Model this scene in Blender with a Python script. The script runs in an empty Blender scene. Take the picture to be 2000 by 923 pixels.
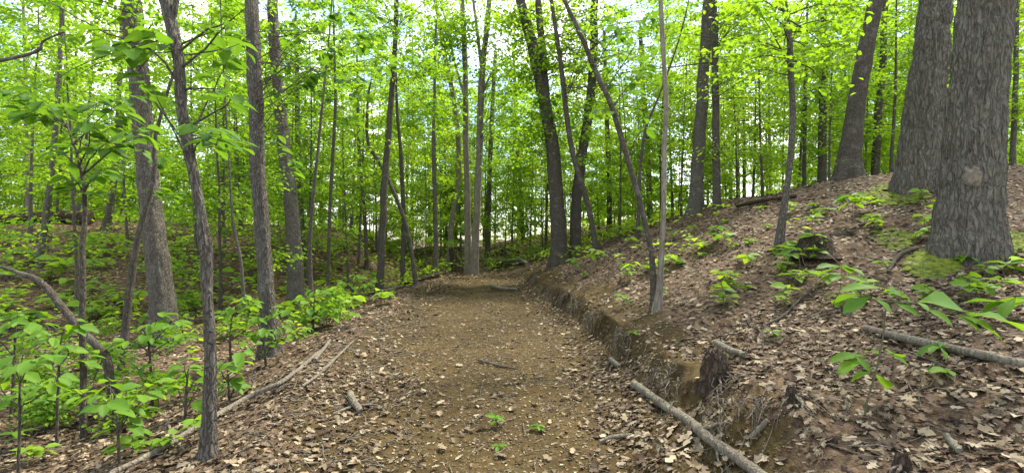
import bpy, math, random
import numpy as np
from mathutils import Vector, Matrix, Quaternion

C = bpy.context.scene.collection
SC = bpy.context.scene
RN = np.random.default_rng(11)
random.seed(11)

# ------------------------------------------------------------------ camera, sky, sun, exposure
CAMZ = 1.6
cam = bpy.data.cameras.new('camera')
cam.sensor_width = 36; cam.lens = 18.0; cam.clip_start = 0.05; cam.clip_end = 3000
camo = bpy.data.objects.new('camera', cam); C.objects.link(camo)
camo.location = (0, 0, CAMZ); camo.rotation_euler = (math.radians(90), 0, 0)
SC.camera = camo
SUN_EL, SUN_AZ = math.radians(57), math.radians(48)      # azimuth from +Y towards +X
w = bpy.data.worlds.new('World'); SC.world = w; w.use_nodes = True
nt = w.node_tree; N = nt.nodes; Lk = nt.links
bgn = N['Background']; bgn.inputs['Strength'].default_value = 0.085
sky = N.new('ShaderNodeTexSky'); sky.sky_type = 'NISHITA'; sky.sun_disc = False
sky.sun_elevation = SUN_EL; sky.sun_rotation = SUN_AZ
tc = N.new('ShaderNodeTexCoord'); nz = N.new('ShaderNodeTexNoise'); nz.inputs['Scale'].default_value = 3.2
nz.inputs['Detail'].default_value = 6; nz.inputs['Roughness'].default_value = 0.6
cr = N.new('ShaderNodeValToRGB'); cr.color_ramp.elements[0].position = 0.46; cr.color_ramp.elements[1].position = 0.64
mx = N.new('ShaderNodeMix'); mx.data_type = 'RGBA'; mx.inputs['B'].default_value = (9.9, 9.7, 9.3, 1)
Lk.new(tc.outputs['Generated'], nz.inputs['Vector']); Lk.new(nz.outputs['Fac'], cr.inputs['Fac'])
Lk.new(cr.outputs['Color'], mx.inputs['Factor']); Lk.new(sky.outputs['Color'], mx.inputs['A'])
Lk.new(mx.outputs['Result'], bgn.inputs['Color'])
sd = bpy.data.lights.new('sun', 'SUN'); sd.energy = 2.3; sd.angle = math.radians(10); sd.color = (1, 0.93, 0.80)
so = bpy.data.objects.new('sun', sd); C.objects.link(so)
sv = Vector((math.sin(SUN_AZ)*math.cos(SUN_EL), math.cos(SUN_AZ)*math.cos(SUN_EL), math.sin(SUN_EL)))
so.rotation_euler = sv.to_track_quat('Z', 'Y').to_euler(); so.location = sv*50
SC.view_settings.view_transform = 'Standard'; SC.view_settings.look = 'None'
SC.view_settings.gamma = 1; SC.view_settings.use_curve_mapping = False
SC.view_settings.exposure = 2.45
SC.cycles.max_bounces = 10; SC.cycles.diffuse_bounces = 7; SC.cycles.transmission_bounces = 6
SC.cycles.use_denoising = True

# ------------------------------------------------------------------ noise and terrain
def h3(ix, iy, iz, k=0):
    n = (ix.astype(np.int64)*374761393 + iy.astype(np.int64)*668265263 + iz.astype(np.int64)*2147483647 + k*974711) & 0xffffffff
    n = ((n ^ (n >> 13))*1274126177) & 0xffffffff
    n = ((n ^ (n >> 16))*2246822519) & 0xffffffff
    return ((n ^ (n >> 15)) & 0xffffff)/float(0xffffff)
def vn(x, y, z=0.0, k=0):
    x, y, z = np.broadcast_arrays(np.asarray(x, float), np.asarray(y, float), np.asarray(z, float))
    ix, iy, iz = np.floor(x), np.floor(y), np.floor(z)
    fx, fy, fz = x-ix, y-iy, z-iz
    fx, fy, fz = [f*f*(3-2*f) for f in (fx, fy, fz)]
    r = 0
    for a in (0, 1):
        for b in (0, 1):
            for c in (0, 1):
                r = r + h3(ix+a, iy+b, iz+c, k)*(fx if a else 1-fx)*(fy if b else 1-fy)*(fz if c else 1-fz)
    return r
def fbm(x, y, z=0.0, o=3, k=0):
    r, a, t = 0, 1, 0
    for i in range(o):
        f = 2.03**i
        r = r + a*vn(np.asarray(x)*f, np.asarray(y)*f, np.asarray(z)*f, k+i); t += a; a *= .5
    return r/t*2-1
def ss(a, b, x):
    t = np.clip((np.asarray(x, float)-a)/(b-a), 0, 1); return t*t*(3-2*t)
GY = np.arange(-20, 420, .25)
def table(ys, vs):
    v = np.interp(GY, ys, vs); ker = np.hanning(13); ker /= ker.sum()
    v = np.convolve(np.pad(v, 6, mode='edge'), ker, 'valid')
    return lambda Y: np.interp(Y, GY, v)
ER = table([0, 3.5, 5.3, 8.5, 13.4, 20, 26, 35, 60], [1.05, 1.12, 1.3, 1.2, .75, .3, -.3, -1.5, -5])
EL = table([0, 3.5, 5, 8.5, 16, 20, 26, 35, 60], [-1.4, -1.6, -2.0, -2.5, -2.8, -2.6, -3.0, -5, -12])
BH = table([0, 4, 10, 16, 20, 24], [.40, .41, .40, .30, .20, .1])
BW = table([0, 3.4, 4.8, 6, 10, 20], [.85, .7, .42, .28, .24, .28])
SL = table([0, 5, 6.5, 8.5, 11, 16, 20, 30, 60], [.14, .18, .22, .34, .41, .41, .36, .24, .1])
def terrain(X, Y, fine=True):
    X = np.asarray(X, float); Y = np.asarray(Y, float)
    wob = .18*fbm(X*.9, Y*.9, 3.1, 3, 5) if fine else 0
    eR = ER(Y); eL = EL(Y); s = X-eR+wob*.8+(.17*fbm(X*.5, Y*1.9, 6.6, 3, 15)+.06*fbm(X*2, Y*7, 6.6, 2, 16) if fine else 0); d = eL-X+wob
    base = 1.0*ss(23, 40, Y) - .09*np.clip(Y-37, 0, 60)
    bw = BW(Y)
    sb = s-bw*.6
    g = np.where(sb < 5.3, np.clip(sb, 0, None), 5.3+1.4*(1-np.exp(-np.clip(sb-5.3, 0, None)/1.4))-.10*np.clip(sb-8.5, 0, 60))
    right = BH(Y)*(1+(.28*fbm(0*X, Y*.9, 4.4, 2, 19)+.18*fbm(X*.5, Y*3.3, 4.4, 2, 20) if fine else 0))*(.28*ss(-.4, .1, s)+.72*ss(0, 1, s/bw)) + SL(Y)*g
    left = -.46*ss(0, 2.6, d) + 2.75*ss(9, 26, Y*.9+np.clip(-X-6, 0, 60)*.5)*ss(1, 6, d)*(1-.6*ss(22, 36, Y)) - .02*np.clip(d-22, 0, 200)
    left = left + (.09*np.exp(-((d-.15)/.35)**2)*ss(3, 6, Y)*(1-ss(17, 21, Y)))
    z = base+right+left
    if fine:
        off = np.clip(ss(-.1, .5, s)+ss(-.1, .5, d), 0, 1)
        nearf = 1-ss(20, 45, Y)
        z = z + fbm(X*.5, Y*.5, 7.7, 3, 9)*.12*off + fbm(X*2.3, Y*2.3, 1.3, 3, 21)*(.018+.03*off)*nearf
        z = z + fbm(X*9, Y*9, .3, 3, 33)*.022*nearf+fbm(X*27, Y*27, .3, 2, 35)*.007*nearf
        # faint wheel tracks and the rough cut face
        z = z - .025*(np.exp(-((X-(eR-.55))/.3)**2)+np.exp(-((X-(eR-2.0))/.3)**2))*(1-off)
        face = ss(0, .25, s/bw)*(1-ss(.85, 1.25, s/bw))
        z = z + face*(.07*fbm(X*2.8, Y*2.8, 5, 3, 44)+.09*fbm(X*8, Y*6, 5, 3, 47))*(1-ss(14, 22, Y))
    return z
def tz(x, y): return float(terrain(x, y))
def hit(px, py):                                          # where the photograph's ray meets the ground
    u = (px-1000)/1000; v = -(py-461)/1000
    Y = np.geomspace(1.5, 70, 420)
    for _ in range(2):
        zr = CAMZ+v*Y; zt = terrain(u*Y, Y); k = np.argmax(zr <= zt)
        if zr[k] > zt[k]: k = len(Y)-1
        if _ == 0: Y = np.linspace(Y[max(k-1, 0)], Y[k], 12)
    return Vector((u*Y[k], Y[k], zt[k]))
def P(px, py, Y): return Vector(((px-1000)/1000*Y, Y, CAMZ-(py-461)/1000*Y))
def tnormal(X, Y):
    e = .06
    gx = (terrain(X+e, Y)-terrain(X-e, Y))/(2*e); gy = (terrain(X, Y+e)-terrain(X, Y-e))/(2*e)
    n = np.stack([-gx, -gy, np.ones_like(gx)], 1); return n/np.linalg.norm(n, axis=1, keepdims=True)

# ------------------------------------------------------------------ mesh helpers
class MB:
    def __init__(s): s.v = []; s.l = []; s.t = []; s.m = []; s.a = []; s.n = 0
    def add(s, v, f, tint=0.0, mat=0):
        v = np.asarray(v, float).reshape(-1, 3); f = np.asarray(f, int)
        s.v.append(v); s.l.append((f+s.n).ravel()); s.t.append(np.full(len(f), f.shape[1])); s.m.append(np.full(len(f), mat))
        s.a.append(np.broadcast_to(np.asarray(tint, float), (len(v),))); s.n += len(v); return s
    def mesh(s, name, mats, smooth=True):
        me = bpy.data.meshes.new(name)
        v = np.concatenate(s.v); l = np.concatenate(s.l); t = np.concatenate(s.t); m = np.concatenate(s.m)
        me.vertices.add(len(v)); me.vertices.foreach_set('co', v.ravel().astype(np.float32))
        me.loops.add(len(l)); me.loops.foreach_set('vertex_index', l.astype(np.int32))
        me.polygons.add(len(t)); me.polygons.foreach_set('loop_start', (np.cumsum(t)-t).astype(np.int32))
        for x in (mats if isinstance(mats, (list, tuple)) else [mats]): me.materials.append(x)
        me.polygons.foreach_set('material_index', m.astype(np.int32))
        me.polygons.foreach_set('use_smooth', np.full(len(t), smooth))
        me.update(calc_edges=True)
        at = me.attributes.new('tint', 'FLOAT', 'POINT'); at.data.foreach_set('value', np.concatenate(s.a).astype(np.float32))
        return me
def link(name, me, parent=None, loc=None):
    o = bpy.data.objects.new(name, me); C.objects.link(o)
    if parent: o.parent = parent
    if loc is not None: o.location = loc
    return o
def tag(o, label, cat, group=None):
    o['label'] = label; o['category'] = cat
    if group: o['group'] = group
    return o
def thing(name, label, cat, loc, group=None): return tag(link(name, None, None, loc), label, cat, group)
def kind(o, k): o['kind'] = k; return o
def spline(pts, rad, n):
    p = np.array([tuple(q) for q in pts], float); r = np.asarray(rad, float)
    k = len(p); t = np.linspace(0, k-1, n); i = np.clip(t.astype(int), 0, k-2); f = (t-i)[:, None]
    q = np.vstack([2*p[0]-p[1], p, 2*p[-1]-p[-2]])
    a, b, c, d = q[i], q[i+1], q[i+2], q[i+3]
    out = .5*(2*b+(c-a)*f+(2*a-5*b+4*c-d)*f**2+(3*b-a-3*c+d)*f**3)
    return out, np.interp(t, np.arange(k), r)
def frames(p):
    T = np.gradient(p, axis=0); T /= np.linalg.norm(T, axis=1, keepdims=True)+1e-9
    ref = np.array([1., 0, 0]) if abs(T[0][0]) < .8 else np.array([0, 1., 0])
    U = np.zeros_like(p); u = ref
    for i in range(len(p)):
        u = u-T[i]*np.dot(u, T[i]); u = u/np.linalg.norm(u); U[i] = u
    return T, U, np.cross(T, U)
def tube(p, r, n=8, disp=None, cap=True):
    p = np.asarray(p, float); T, U, V = frames(p)
    th = np.linspace(0, 2*np.pi, n, endpoint=False)
    R = np.repeat(np.asarray(r)[:, None], n, 1)
    if disp is not None: R = R+disp(p, th, R)
    v = p[:, None, :]+R[:, :, None]*(np.cos(th)[None, :, None]*U[:, None, :]+np.sin(th)[None, :, None]*V[:, None, :])
    k = len(p); i = np.arange(k-1)[:, None]*n; j = np.arange(n)[None, :]; j2 = (j+1) % n
    f = np.stack([i+j, i+j2, i+n+j2, i+n+j], 2).reshape(-1, 4)
    v = v.reshape(-1, 3)
    return v, f
def add_tube(mb, p, r, n=8, disp=None, tint=0., mat=0, cap=True):
    v, f = tube(p, r, n, disp); mb.add(v, f, tint, mat)
    if cap:
        k = len(p)
        for ring, c in ((0, p[0]), (k-1, p[-1])):
            rv = v[ring*n:(ring+1)*n]; j = np.arange(n)
            fc = np.stack([j, (j+1) % n, np.full(n, n)], 1)
            mb.add(np.vstack([rv, [c]]), fc[:, ::-1] if ring == 0 else fc, tint, mat)
# leaf templates: x along, y across, z curl
LT = {}
LT['rhomb'] = (np.array([(0, 0, 0), (.45, .5, .06), (1, 0, -.06), (.45, -.5, .06)]), np.array([(0, 2, 1), (0, 3, 2)]))
LT['oval'] = (np.array([(0, 0, 0), (.3, .42, .06), (.3, 0, 0), (.3, -.42, .06), (.65, .42, .02), (.65, 0, -.04), (.65, -.42, .02), (1, 0, -.16)]),
              np.array([(0, 2, 1), (0, 3, 2), (1, 2, 4), (2, 5, 4), (2, 3, 5), (3, 6, 5), (4, 5, 7), (5, 6, 7)]))
def big_leaf(wmax=.62, pos=.5, n=7):
    x = np.linspace(0, 1, n); wv = np.sin(np.pi*x**(math.log(.5)/math.log(pos)))**.85*.5*wmax/.62
    wv[0] = 0.012; wv[-1] = .004
    v = []; f = []
    for i in range(n):
        zc = -.22*x[i]**2+.05*x[i]; ser = 1+.06*(i % 2)
        v += [(x[i]-.03*wv[i], wv[i]*ser, zc+.16*wv[i]+.015*math.sin(i*2.1)), (x[i], wv[i]*.5, zc+.05*wv[i]), (x[i], 0, zc), (x[i], -wv[i]*.5, zc+.05*wv[i]), (x[i]-.03*wv[i], -wv[i]*ser, zc+.16*wv[i]+.015*math.sin(i*1.7+1))]
        if i:
            a = (i-1)*5; b = i*5
            for q in range(4): f += [(a+q, a+q+1, b+q+1), (a+q, b+q+1, b+q)]
    return np.array(v), np.array(f)
LT['big'] = big_leaf()
LT['ovate'] = big_leaf(.72, .42)
LT['long'] = big_leaf(.5, .62)
def oak_leaf(seed=0):
    rg = np.random.default_rng(seed)
    xs = [0, .2, .31, .44, .54, .66, .76, 1.0]
    ys = [.02, .23, .11, .41, .16, .45, .2, .0]
    v = [];
    for i, (x, y) in enumerate(zip(xs, ys)):
        y1 = y*(1+.25*rg.uniform(-1, 1)); y2 = y*(1+.25*rg.uniform(-1, 1)); q = .10*rg.uniform(-1, 1)
        c1 = rg.uniform(-.06, .12); c2 = rg.uniform(-.06, .12)
        v += [(x+.05*(y > .22)+q*.2, y1, c1*(y1*2.2)), (x, 0, -.18*(x-.5)**2*2), (x+.05*(y > .22), -y2, c2*(y2*2.2))]
    f = []
    for i in range(len(xs)-1):
        a = i*3; b = a+3
        f += [(a, a+1, b+1), (a, b+1, b), (a+1, a+2, b+2), (a+1, b+2, b+1)]
    return np.array(v), np.array(f)
for k in range(4): LT['oak%d' % k] = oak_leaf(k)
def curled(seed, n=6):
    rg = np.random.default_rng(seed); x = np.linspace(0, 1, n); wv = np.array([.02, .34, .2, .42, .2, .0] if n == 6 else [.03, .38, .26, .0])*rg.uniform(.75, 1.25, n)
    v = []; f = []; bend = rg.uniform(-.4, .6); roll = rg.uniform(-.2, .5)
    for i in range(n):
        z = bend*(x[i]-.5)**2
        v += [(x[i], wv[i]*(1-.25*abs(roll)), z+roll*wv[i]*.8), (x[i], 0, z), (x[i], -wv[i]*(1-.25*abs(roll)), z+roll*wv[i]*rg.uniform(.2, .9))]
        if i:
            a = (i-1)*3; b = i*3; f += [(a, a+1, b+1), (a, b+1, b), (a+1, a+2, b+2), (a+1, b+2, b+1)]
    return np.array(v), np.array(f)
for k in range(4): LT['curl%d' % k] = curled(k+5); LT['lite%d' % k] = curled(k+15, 4)
def nrm(a): return a/(np.linalg.norm(a, axis=-1, keepdims=True)+1e-9)
def leaves(mb, c, d, n, L, W, tm, tint=0., mat=0, curl=1.):
    c = np.asarray(c, float)
    if not len(c): return
    tv, tf = LT[tm]; D = nrm(np.asarray(d, float)); S = nrm(np.cross(n, D)); Nn = np.cross(D, S)
    L = np.broadcast_to(L, (len(c),))[:, None, None]; W = np.broadcast_to(W, (len(c),))[:, None, None]
    cu = np.broadcast_to(curl, (len(c),))[:, None, None]
    v = c[:, None]+L*tv[None, :, 0:1]*D[:, None]+W*tv[None, :, 1:2]*S[:, None]+L*cu*tv[None, :, 2:3]*Nn[:, None]
    f = tf[None]+(np.arange(len(c))*len(tv))[:, None, None]
    t = np.broadcast_to(tint, (len(c),))
    mb.add(v.reshape(-1, 3), f.reshape(-1, 3), np.repeat(t, len(tv)), mat)

# ------------------------------------------------------------------ materials
class NT:
    def __init__(s, name):
        s.m = bpy.data.materials.new(name); s.m.use_nodes = True; s.t = s.m.node_tree; s.t.nodes.clear()
        s.out = s.n('ShaderNodeOutputMaterial')
    def n(s, ty, **kw):
        o = s.t.nodes.new(ty)
        for k, v in kw.items():
            if k[0] == '_': setattr(o, k[1:], v)
            else:
                i = o.inputs[k.replace('__', ' ')]
                if isinstance(v, bpy.types.NodeSocket): s.t.links.new(v, i)
                else: i.default_value = v
        return o
    def math(s, op, a, b=0.0):
        o = s.t.nodes.new('ShaderNodeMath'); o.operation = op
        for i, v in ((0, a), (1, b)):
            if isinstance(v, bpy.types.NodeSocket): s.t.links.new(v, o.inputs[i])
            else: o.inputs[i].default_value = v
        return o.outputs[0]
    def noise(s, vec, scale, detail=4, rough=.55):
        return s.n('ShaderNodeTexNoise', Vector=vec, Scale=scale, Detail=detail, Roughness=rough).outputs['Fac']
    def ramp(s, fac, stops):
        o = s.n('ShaderNodeValToRGB', Fac=fac); e = o.color_ramp.elements
        while len(e) < len(stops): e.new(.5)
        for q, (p, c) in zip(e, stops): q.position = p; q.color = (*c, 1) if len(c) == 3 else c
        return o.outputs['Color']
    def mix(s, fac, a, b, bl='MIX'):
        o = s.n('ShaderNodeMix', _data_type='RGBA', _blend_type=bl, Factor=fac)
        for k, v in (('A', a), ('B', b)):
            if isinstance(v, bpy.types.NodeSocket): s.t.links.new(v, o.inputs[6 if k == 'A' else 7])
            else: o.inputs[6 if k == 'A' else 7].default_value = (*v, 1)
        return o.outputs[2]
    def obj(s): return s.n('ShaderNodeTexCoord').outputs['Object']
    def scaled(s, vec, sc): return s.n('ShaderNodeMapping', Vector=vec, Scale=sc).outputs[0]
    def tint(s): return s.n('ShaderNodeAttribute', _attribute_name='tint').outputs['Fac']
    def rnd(s): return s.n('ShaderNodeObjectInfo').outputs['Random']
    def bump(s, hgt, st, dist): return s.n('ShaderNodeBump', Height=hgt, Strength=st, Distance=dist).outputs[0]
    def surf(s, col, rough=.9, normal=None, spec=.25):
        b = s.n('ShaderNodeBsdfPrincipled', Base__Color=col, Roughness=rough)
        b.inputs['Specular IOR Level'].default_value = spec
        if normal is not None: s.t.links.new(normal, b.inputs['Normal'])
        s.t.links.new(b.outputs[0], s.out.inputs[0]); return b
def leaf_mat(name, stops, trans=.45, rw=.3, veins=False, rough=.55):
    a = NT(name); t = a.math('ADD', a.tint(), a.math('MULTIPLY', a.rnd(), rw))
    col = a.ramp(t, stops)
    nrmv = None
    if veins:
        ob = a.obj(); sx = a.n('ShaderNodeSeparateXYZ', Vector=ob)
        ay = a.math('ABSOLUTE', sx.outputs[1])
        ph = a.math('MULTIPLY', a.math('SUBTRACT', sx.outputs[0], a.math('MULTIPLY', ay, .9)), 62.0)
        wv = a.math('POWER', a.math('ABSOLUTE', a.math('COSINE', ph)), 14.0)
        mid = a.math('LESS_THAN', ay, .012); vv = a.math('MAXIMUM', a.math('MULTIPLY', wv, .5), mid)
        col = a.mix(a.math('MULTIPLY', vv, .35), col, (.16, .26, .06))
        col = a.mix(a.math('MULTIPLY', a.noise(ob, 9., 3), .35), col, a.mix(1., col, (.6, .7, .5), 'MULTIPLY'))
        nrmv = a.bump(vv, -.35, .01)
    b = a.surf(col, rough, nrmv, .14)
    tr = a.n('ShaderNodeBsdfTranslucent', Color=a.mix(1., col, (2.5, 2.15, 1.0), 'MULTIPLY'))
    m = a.n('ShaderNodeMixShader', Fac=trans)
    a.t.links.new(b.outputs[0], m.inputs[1]); a.t.links.new(tr.outputs[0], m.inputs[2]); a.t.links.new(m.outputs[0], a.out.inputs[0])
    return a.m
G1 = [(0, (.060, .142, .013)), (.3, (.096, .193, .014)), (.65, (.13, .228, .016)), (1, (.16, .25, .02))]
G2 = [(0, (.032, .085, .012)), (.4, (.06, .14, .013)), (.8, (.10, .19, .016)), (1, (.13, .22, .022))]
G3 = [(0, (.062, .145, .013)), (.5, (.11, .21, .016)), (1, (.155, .255, .022))]
M_LEAF = leaf_mat('spring_leaf', G1, .6, .3)
M_LEAFD = leaf_mat('dark_leaf', G2, .45, .5, True)
M_LEAFG = leaf_mat('seedling_leaf', G3, .4, .5, True)
def bark_mat(name, c1, c2, c3, fs=9., stretch=.2, lichen=None, bst=.6):
    a = NT(name); ob = a.obj()
    wv = a.n('ShaderNodeVectorMath', _operation='ADD')
    nzv = a.n('ShaderNodeTexNoise', Vector=a.scaled(ob, (13, 13, 5)), Scale=1., Detail=4)
    a.t.links.new(ob, wv.inputs[0]); sc = a.n('ShaderNodeVectorMath', _operation='SCALE', Scale=.11)
    a.t.links.new(nzv.outputs['Color'], sc.inputs[0]); a.t.links.new(sc.outputs[0], wv.inputs[1])
    st = a.scaled(wv.outputs[0], (1, 1, stretch))
    n1 = a.noise(st, fs*2.2, 5, .65); vo = a.n('ShaderNodeTexVoronoi', _feature='DISTANCE_TO_EDGE', Vector=st, Scale=fs*1.9)
    ed = a.n('ShaderNodeMapRange', Value=vo.outputs['Distance']); ed.inputs[2].default_value = .2
    n2 = a.noise(ob, 2.2, 4); n3 = a.noise(a.scaled(ob, (1, 1, .5)), 46, 4, .65)
    hgt = a.math('ADD', a.math('MULTIPLY', ed.outputs[0], .6), a.math('ADD', a.math('MULTIPLY', n1, .7), a.math('MULTIPLY', n3, .55)))
    col = a.ramp(a.math('ADD', a.math('ADD', a.math('MULTIPLY', n1, .5), a.math('MULTIPLY', n3, .36)), a.math('MULTIPLY', ed.outputs[0], .14)), [(.28, c1), (.5, c2), (.75, c3)])
    col = a.mix(a.math('MULTIPLY', n2, .4), col, a.mix(1., col, (.62, .6, .55), 'MULTIPLY'))
    if lichen:
        lm = a.ramp(a.noise(ob, 4.5, 6, .7), [(.52, (0, 0, 0)), (.66, (1, 1, 1))])
        col = a.mix(a.math('MULTIPLY', lm, lichen[1]), col, lichen[0])
    a.surf(col, .92, a.bump(hgt, bst, .03), .15)
    return a.m
B_GREY = bark_mat('grey_bark', (.038, .032, .024), (.10, .088, .069), (.185, .168, .137), 17., .32, lichen=((.19, .205, .16), .4), bst=.9)
B_OAK = bark_mat('oak_bark', (.038, .033, .025), (.108, .096, .076), (.195, .176, .143), 11., .2, ((.11, .125, .09), .5), 1.)
B_FINE = bark_mat('fine_grey_bark', (.036, .03, .023), (.098, .086, .069), (.188, .17, .142), 22., .16, ((.2, .215, .175), .35), 1.)
B_DARK = bark_mat('dark_bark', (.024, .020, .015), (.064, .054, .041), (.122, .107, .084), 19., .32, ((.2, .2, .17), .3))
B_PALE = bark_mat('pale_bark', (.085, .07, .05), (.165, .14, .105), (.25, .22, .168), 9., .15, ((.33, .33, .28), .3))
B_DEAD = bark_mat('weathered_wood', (.07, .06, .042), (.14, .12, .09), (.24, .215, .165), 14., .12, ((.2, .225, .14), .45))
B_ROOT = bark_mat('root_bark', (.04, .03, .02), (.1, .078, .052), (.2, .165, .12), 14., .3)
B_ROT = bark_mat('rotten_wood', (.02, .014, .009), (.055, .04, .026), (.12, .092, .062), 12., .4, None, 1.)
def plain(name, stops, scale=8., rough=.9, tinted=False, rw=0., bst=.4):
    a = NT(name); ob = a.obj(); n = a.noise(ob, scale, 5)
    f = a.math('ADD', a.math('MULTIPLY', n, .4), a.math('ADD', a.tint(), a.math('MULTIPLY', a.rnd(), rw))) if tinted else n
    a.surf(a.ramp(f, stops), rough, a.bump(n, bst, .01), .2); return a.m
DRY = [(.15, (.014, .0085, .005)), (.36, (.044, .027, .015)), (.52, (.082, .054, .028)), (.66, (.108, .082, .05)), (.82, (.18, .14, .083)), (1.15, (.29, .238, .158))]
M_DRY = plain('dry_leaf', [(p/1.2, c) for p, c in DRY], 25, .75, True, .6, .5)
M_DRYL = plain('litter_leaf', [(p/1.2, c) for p, c in DRY], 25, .75, True, 0, .5)
M_STONE = plain('gravel_stone', [(.2, (.034, .024, .010)), (.5, (.085, .062, .028)), (.75, (.165, .128, .074)), (1, (.28, .23, .16))], 40, .85, True)
M_MOSS = plain('moss', [(.2, (.04, .055, .006)), (.5, (.085, .11, .010)), (.8, (.14, .165, .014))], 30, .95, True)
M_STEM = plain('green_stem', [(.2, (.06, .05, .03)), (.7, (.1, .1, .05))], 20)
M_SCAR = plain('bare_wood', [(.3, (.075, .06, .042)), (.5, (.13, .108, .08)), (.7, (.175, .15, .114))], 22, .9)
def ground_mat():
    a = NT('forest_soil'); ob = a.obj(); soil = a.n('ShaderNodeAttribute', _attribute_name='soil').outputs['Fac']
    n1 = a.noise(ob, 1.3, 6, .6); n2 = a.noise(ob, 14, 5, .6); n3 = a.noise(ob, 70, 3, .6)
    vo = a.n('ShaderNodeTexVoronoi', Vector=ob, Scale=55.); vd = a.n('ShaderNodeTexVoronoi', _feature='DISTANCE_TO_EDGE', Vector=ob, Scale=55.)
    hue = a.n('ShaderNodeSeparateColor', Color=vo.outputs['Color']).outputs[0]
    sc = a.ramp(a.math('ADD', a.math('MULTIPLY', n1, .5), a.math('MULTIPLY', n2, .5)), [(.3, (.014, .0095, .0033)), (.5, (.040, .027, .0083)), (.7, (.081, .0565, .0195))])
    sc = a.mix(a.math('MULTIPLY', hue, .5), sc, a.mix(1., sc, (1.8, 1.8, 1.9), 'MULTIPLY'))
    fl = a.ramp(a.math('ADD', a.math('MULTIPLY', n2, .6), a.math('MULTIPLY', n3, .4)), [(.35, (.032, .02, .011)), (.5, (.08, .052, .029)), (.62, (.155, .108, .065))])
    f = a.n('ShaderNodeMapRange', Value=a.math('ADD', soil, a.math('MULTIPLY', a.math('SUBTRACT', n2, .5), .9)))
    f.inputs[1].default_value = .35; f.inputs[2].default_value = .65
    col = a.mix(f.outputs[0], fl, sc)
    h = a.math('ADD', a.math('MULTIPLY', n2, .5), a.math('ADD', a.math('MULTIPLY', n3, .3), a.math('MULTIPLY', vd.outputs['Distance'], .8)))
    a.surf(col, .95, a.bump(h, .55, .03), .15); return a.m
M_GROUND = ground_mat()

# ------------------------------------------------------------------ ground sheet: forest floor, path, cut bank
rows = np.concatenate([np.arange(-8, 1.4, .35), np.arange(1.4, 9, .036), np.arange(9, 20, .085), np.arange(20, 42, .3), np.geomspace(42, 900, 26)])
uc = np.concatenate([np.linspace(-1.7, -.8, 70)[:-1], np.arange(-.8, .8, .0052), np.linspace(.8, 1.7, 70)])
U_, Y_ = np.meshgrid(uc, rows); X_ = U_*(np.abs(Y_)+3)
Z_ = terrain(X_, Y_)
def path_mask(X, Y):
    wob = .25*fbm(X*1.1, Y*1.1, 9.2, 3, 61)
    return (X-EL(Y)+wob, ER(Y)-X+wob)
a_, b_ = path_mask(X_, Y_)
s_ = X_-ER(Y_); wobs = .45*fbm(X_*.8, Y_*.8, 2.2, 3, 71)
soil = ss(-.3, .35, a_)*ss(-.9, -.5, b_-wobs)*(1-ss(20.5, 23, Y_))
soil = soil*(1-.42*np.exp(-((s_/BW(Y_)-.75)/.32)**2)*ss(.1, .5, vn(X_*2.2, Y_*2.2, 3.1, 17)))  # humus tone mixed into the upper bank face, painting in its shade and damp
nr, nc = X_.shape
idx = np.arange(nr*nc).reshape(nr, nc)
F_ = np.stack([idx[:-1, :-1], idx[:-1, 1:], idx[1:, 1:], idx[1:, :-1]], 2).reshape(-1, 4)
ctr = lambda A: (A[:-1, :-1]+A[1:, 1:]).ravel()/2
fa, fb, fy, fs = ctr(a_), ctr(b_), ctr(Y_), ctr(s_)
isp = (fa > 0) & (fb > 0) & (fy > -7) & (fy < 23)
isb = (~isp) & (fb <= 0) & (fs < BW(fy)+.45) & (fy > -7) & (fy < 22)
ov_ = ss(.25, .6, vn(0*X_, Y_*1.3, 9.1, 23))*np.exp(-((s_/BW(Y_)-1.02)/.3)**2)*(Y_ > 2)*(1-ss(15, 21, Y_)); X_ = X_-ov_*(.15+.13*fbm(X_*.0, Y_*1.7, 3.7, 3, 81)+.05*fbm(X_*5, Y_*5, 3.7, 2, 82))
V_ = np.stack([X_, Y_, Z_], 2).reshape(-1, 3)
for nm, msk in (('path', isp), ('earth_bank', isb), ('forest_floor', ~(isp | isb))):
    f = F_[msk]; u, inv = np.unique(f, return_inverse=True)
    mb = MB(); mb.add(V_[u], inv.reshape(-1, 4))
    me = mb.mesh(nm, M_GROUND)
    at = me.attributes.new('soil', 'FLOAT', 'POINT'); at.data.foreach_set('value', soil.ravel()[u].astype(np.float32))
    kind(link(nm, me), 'structure')
def soil_at(X, Y):
    a, b = path_mask(X, Y); wb = .45*fbm(X*.8, Y*.8, 2.2, 3, 71)
    return ss(-.3, .35, a)*ss(-.9, -.5, b-wb)*(1-ss(20.5, 23, Y)), a, b

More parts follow.
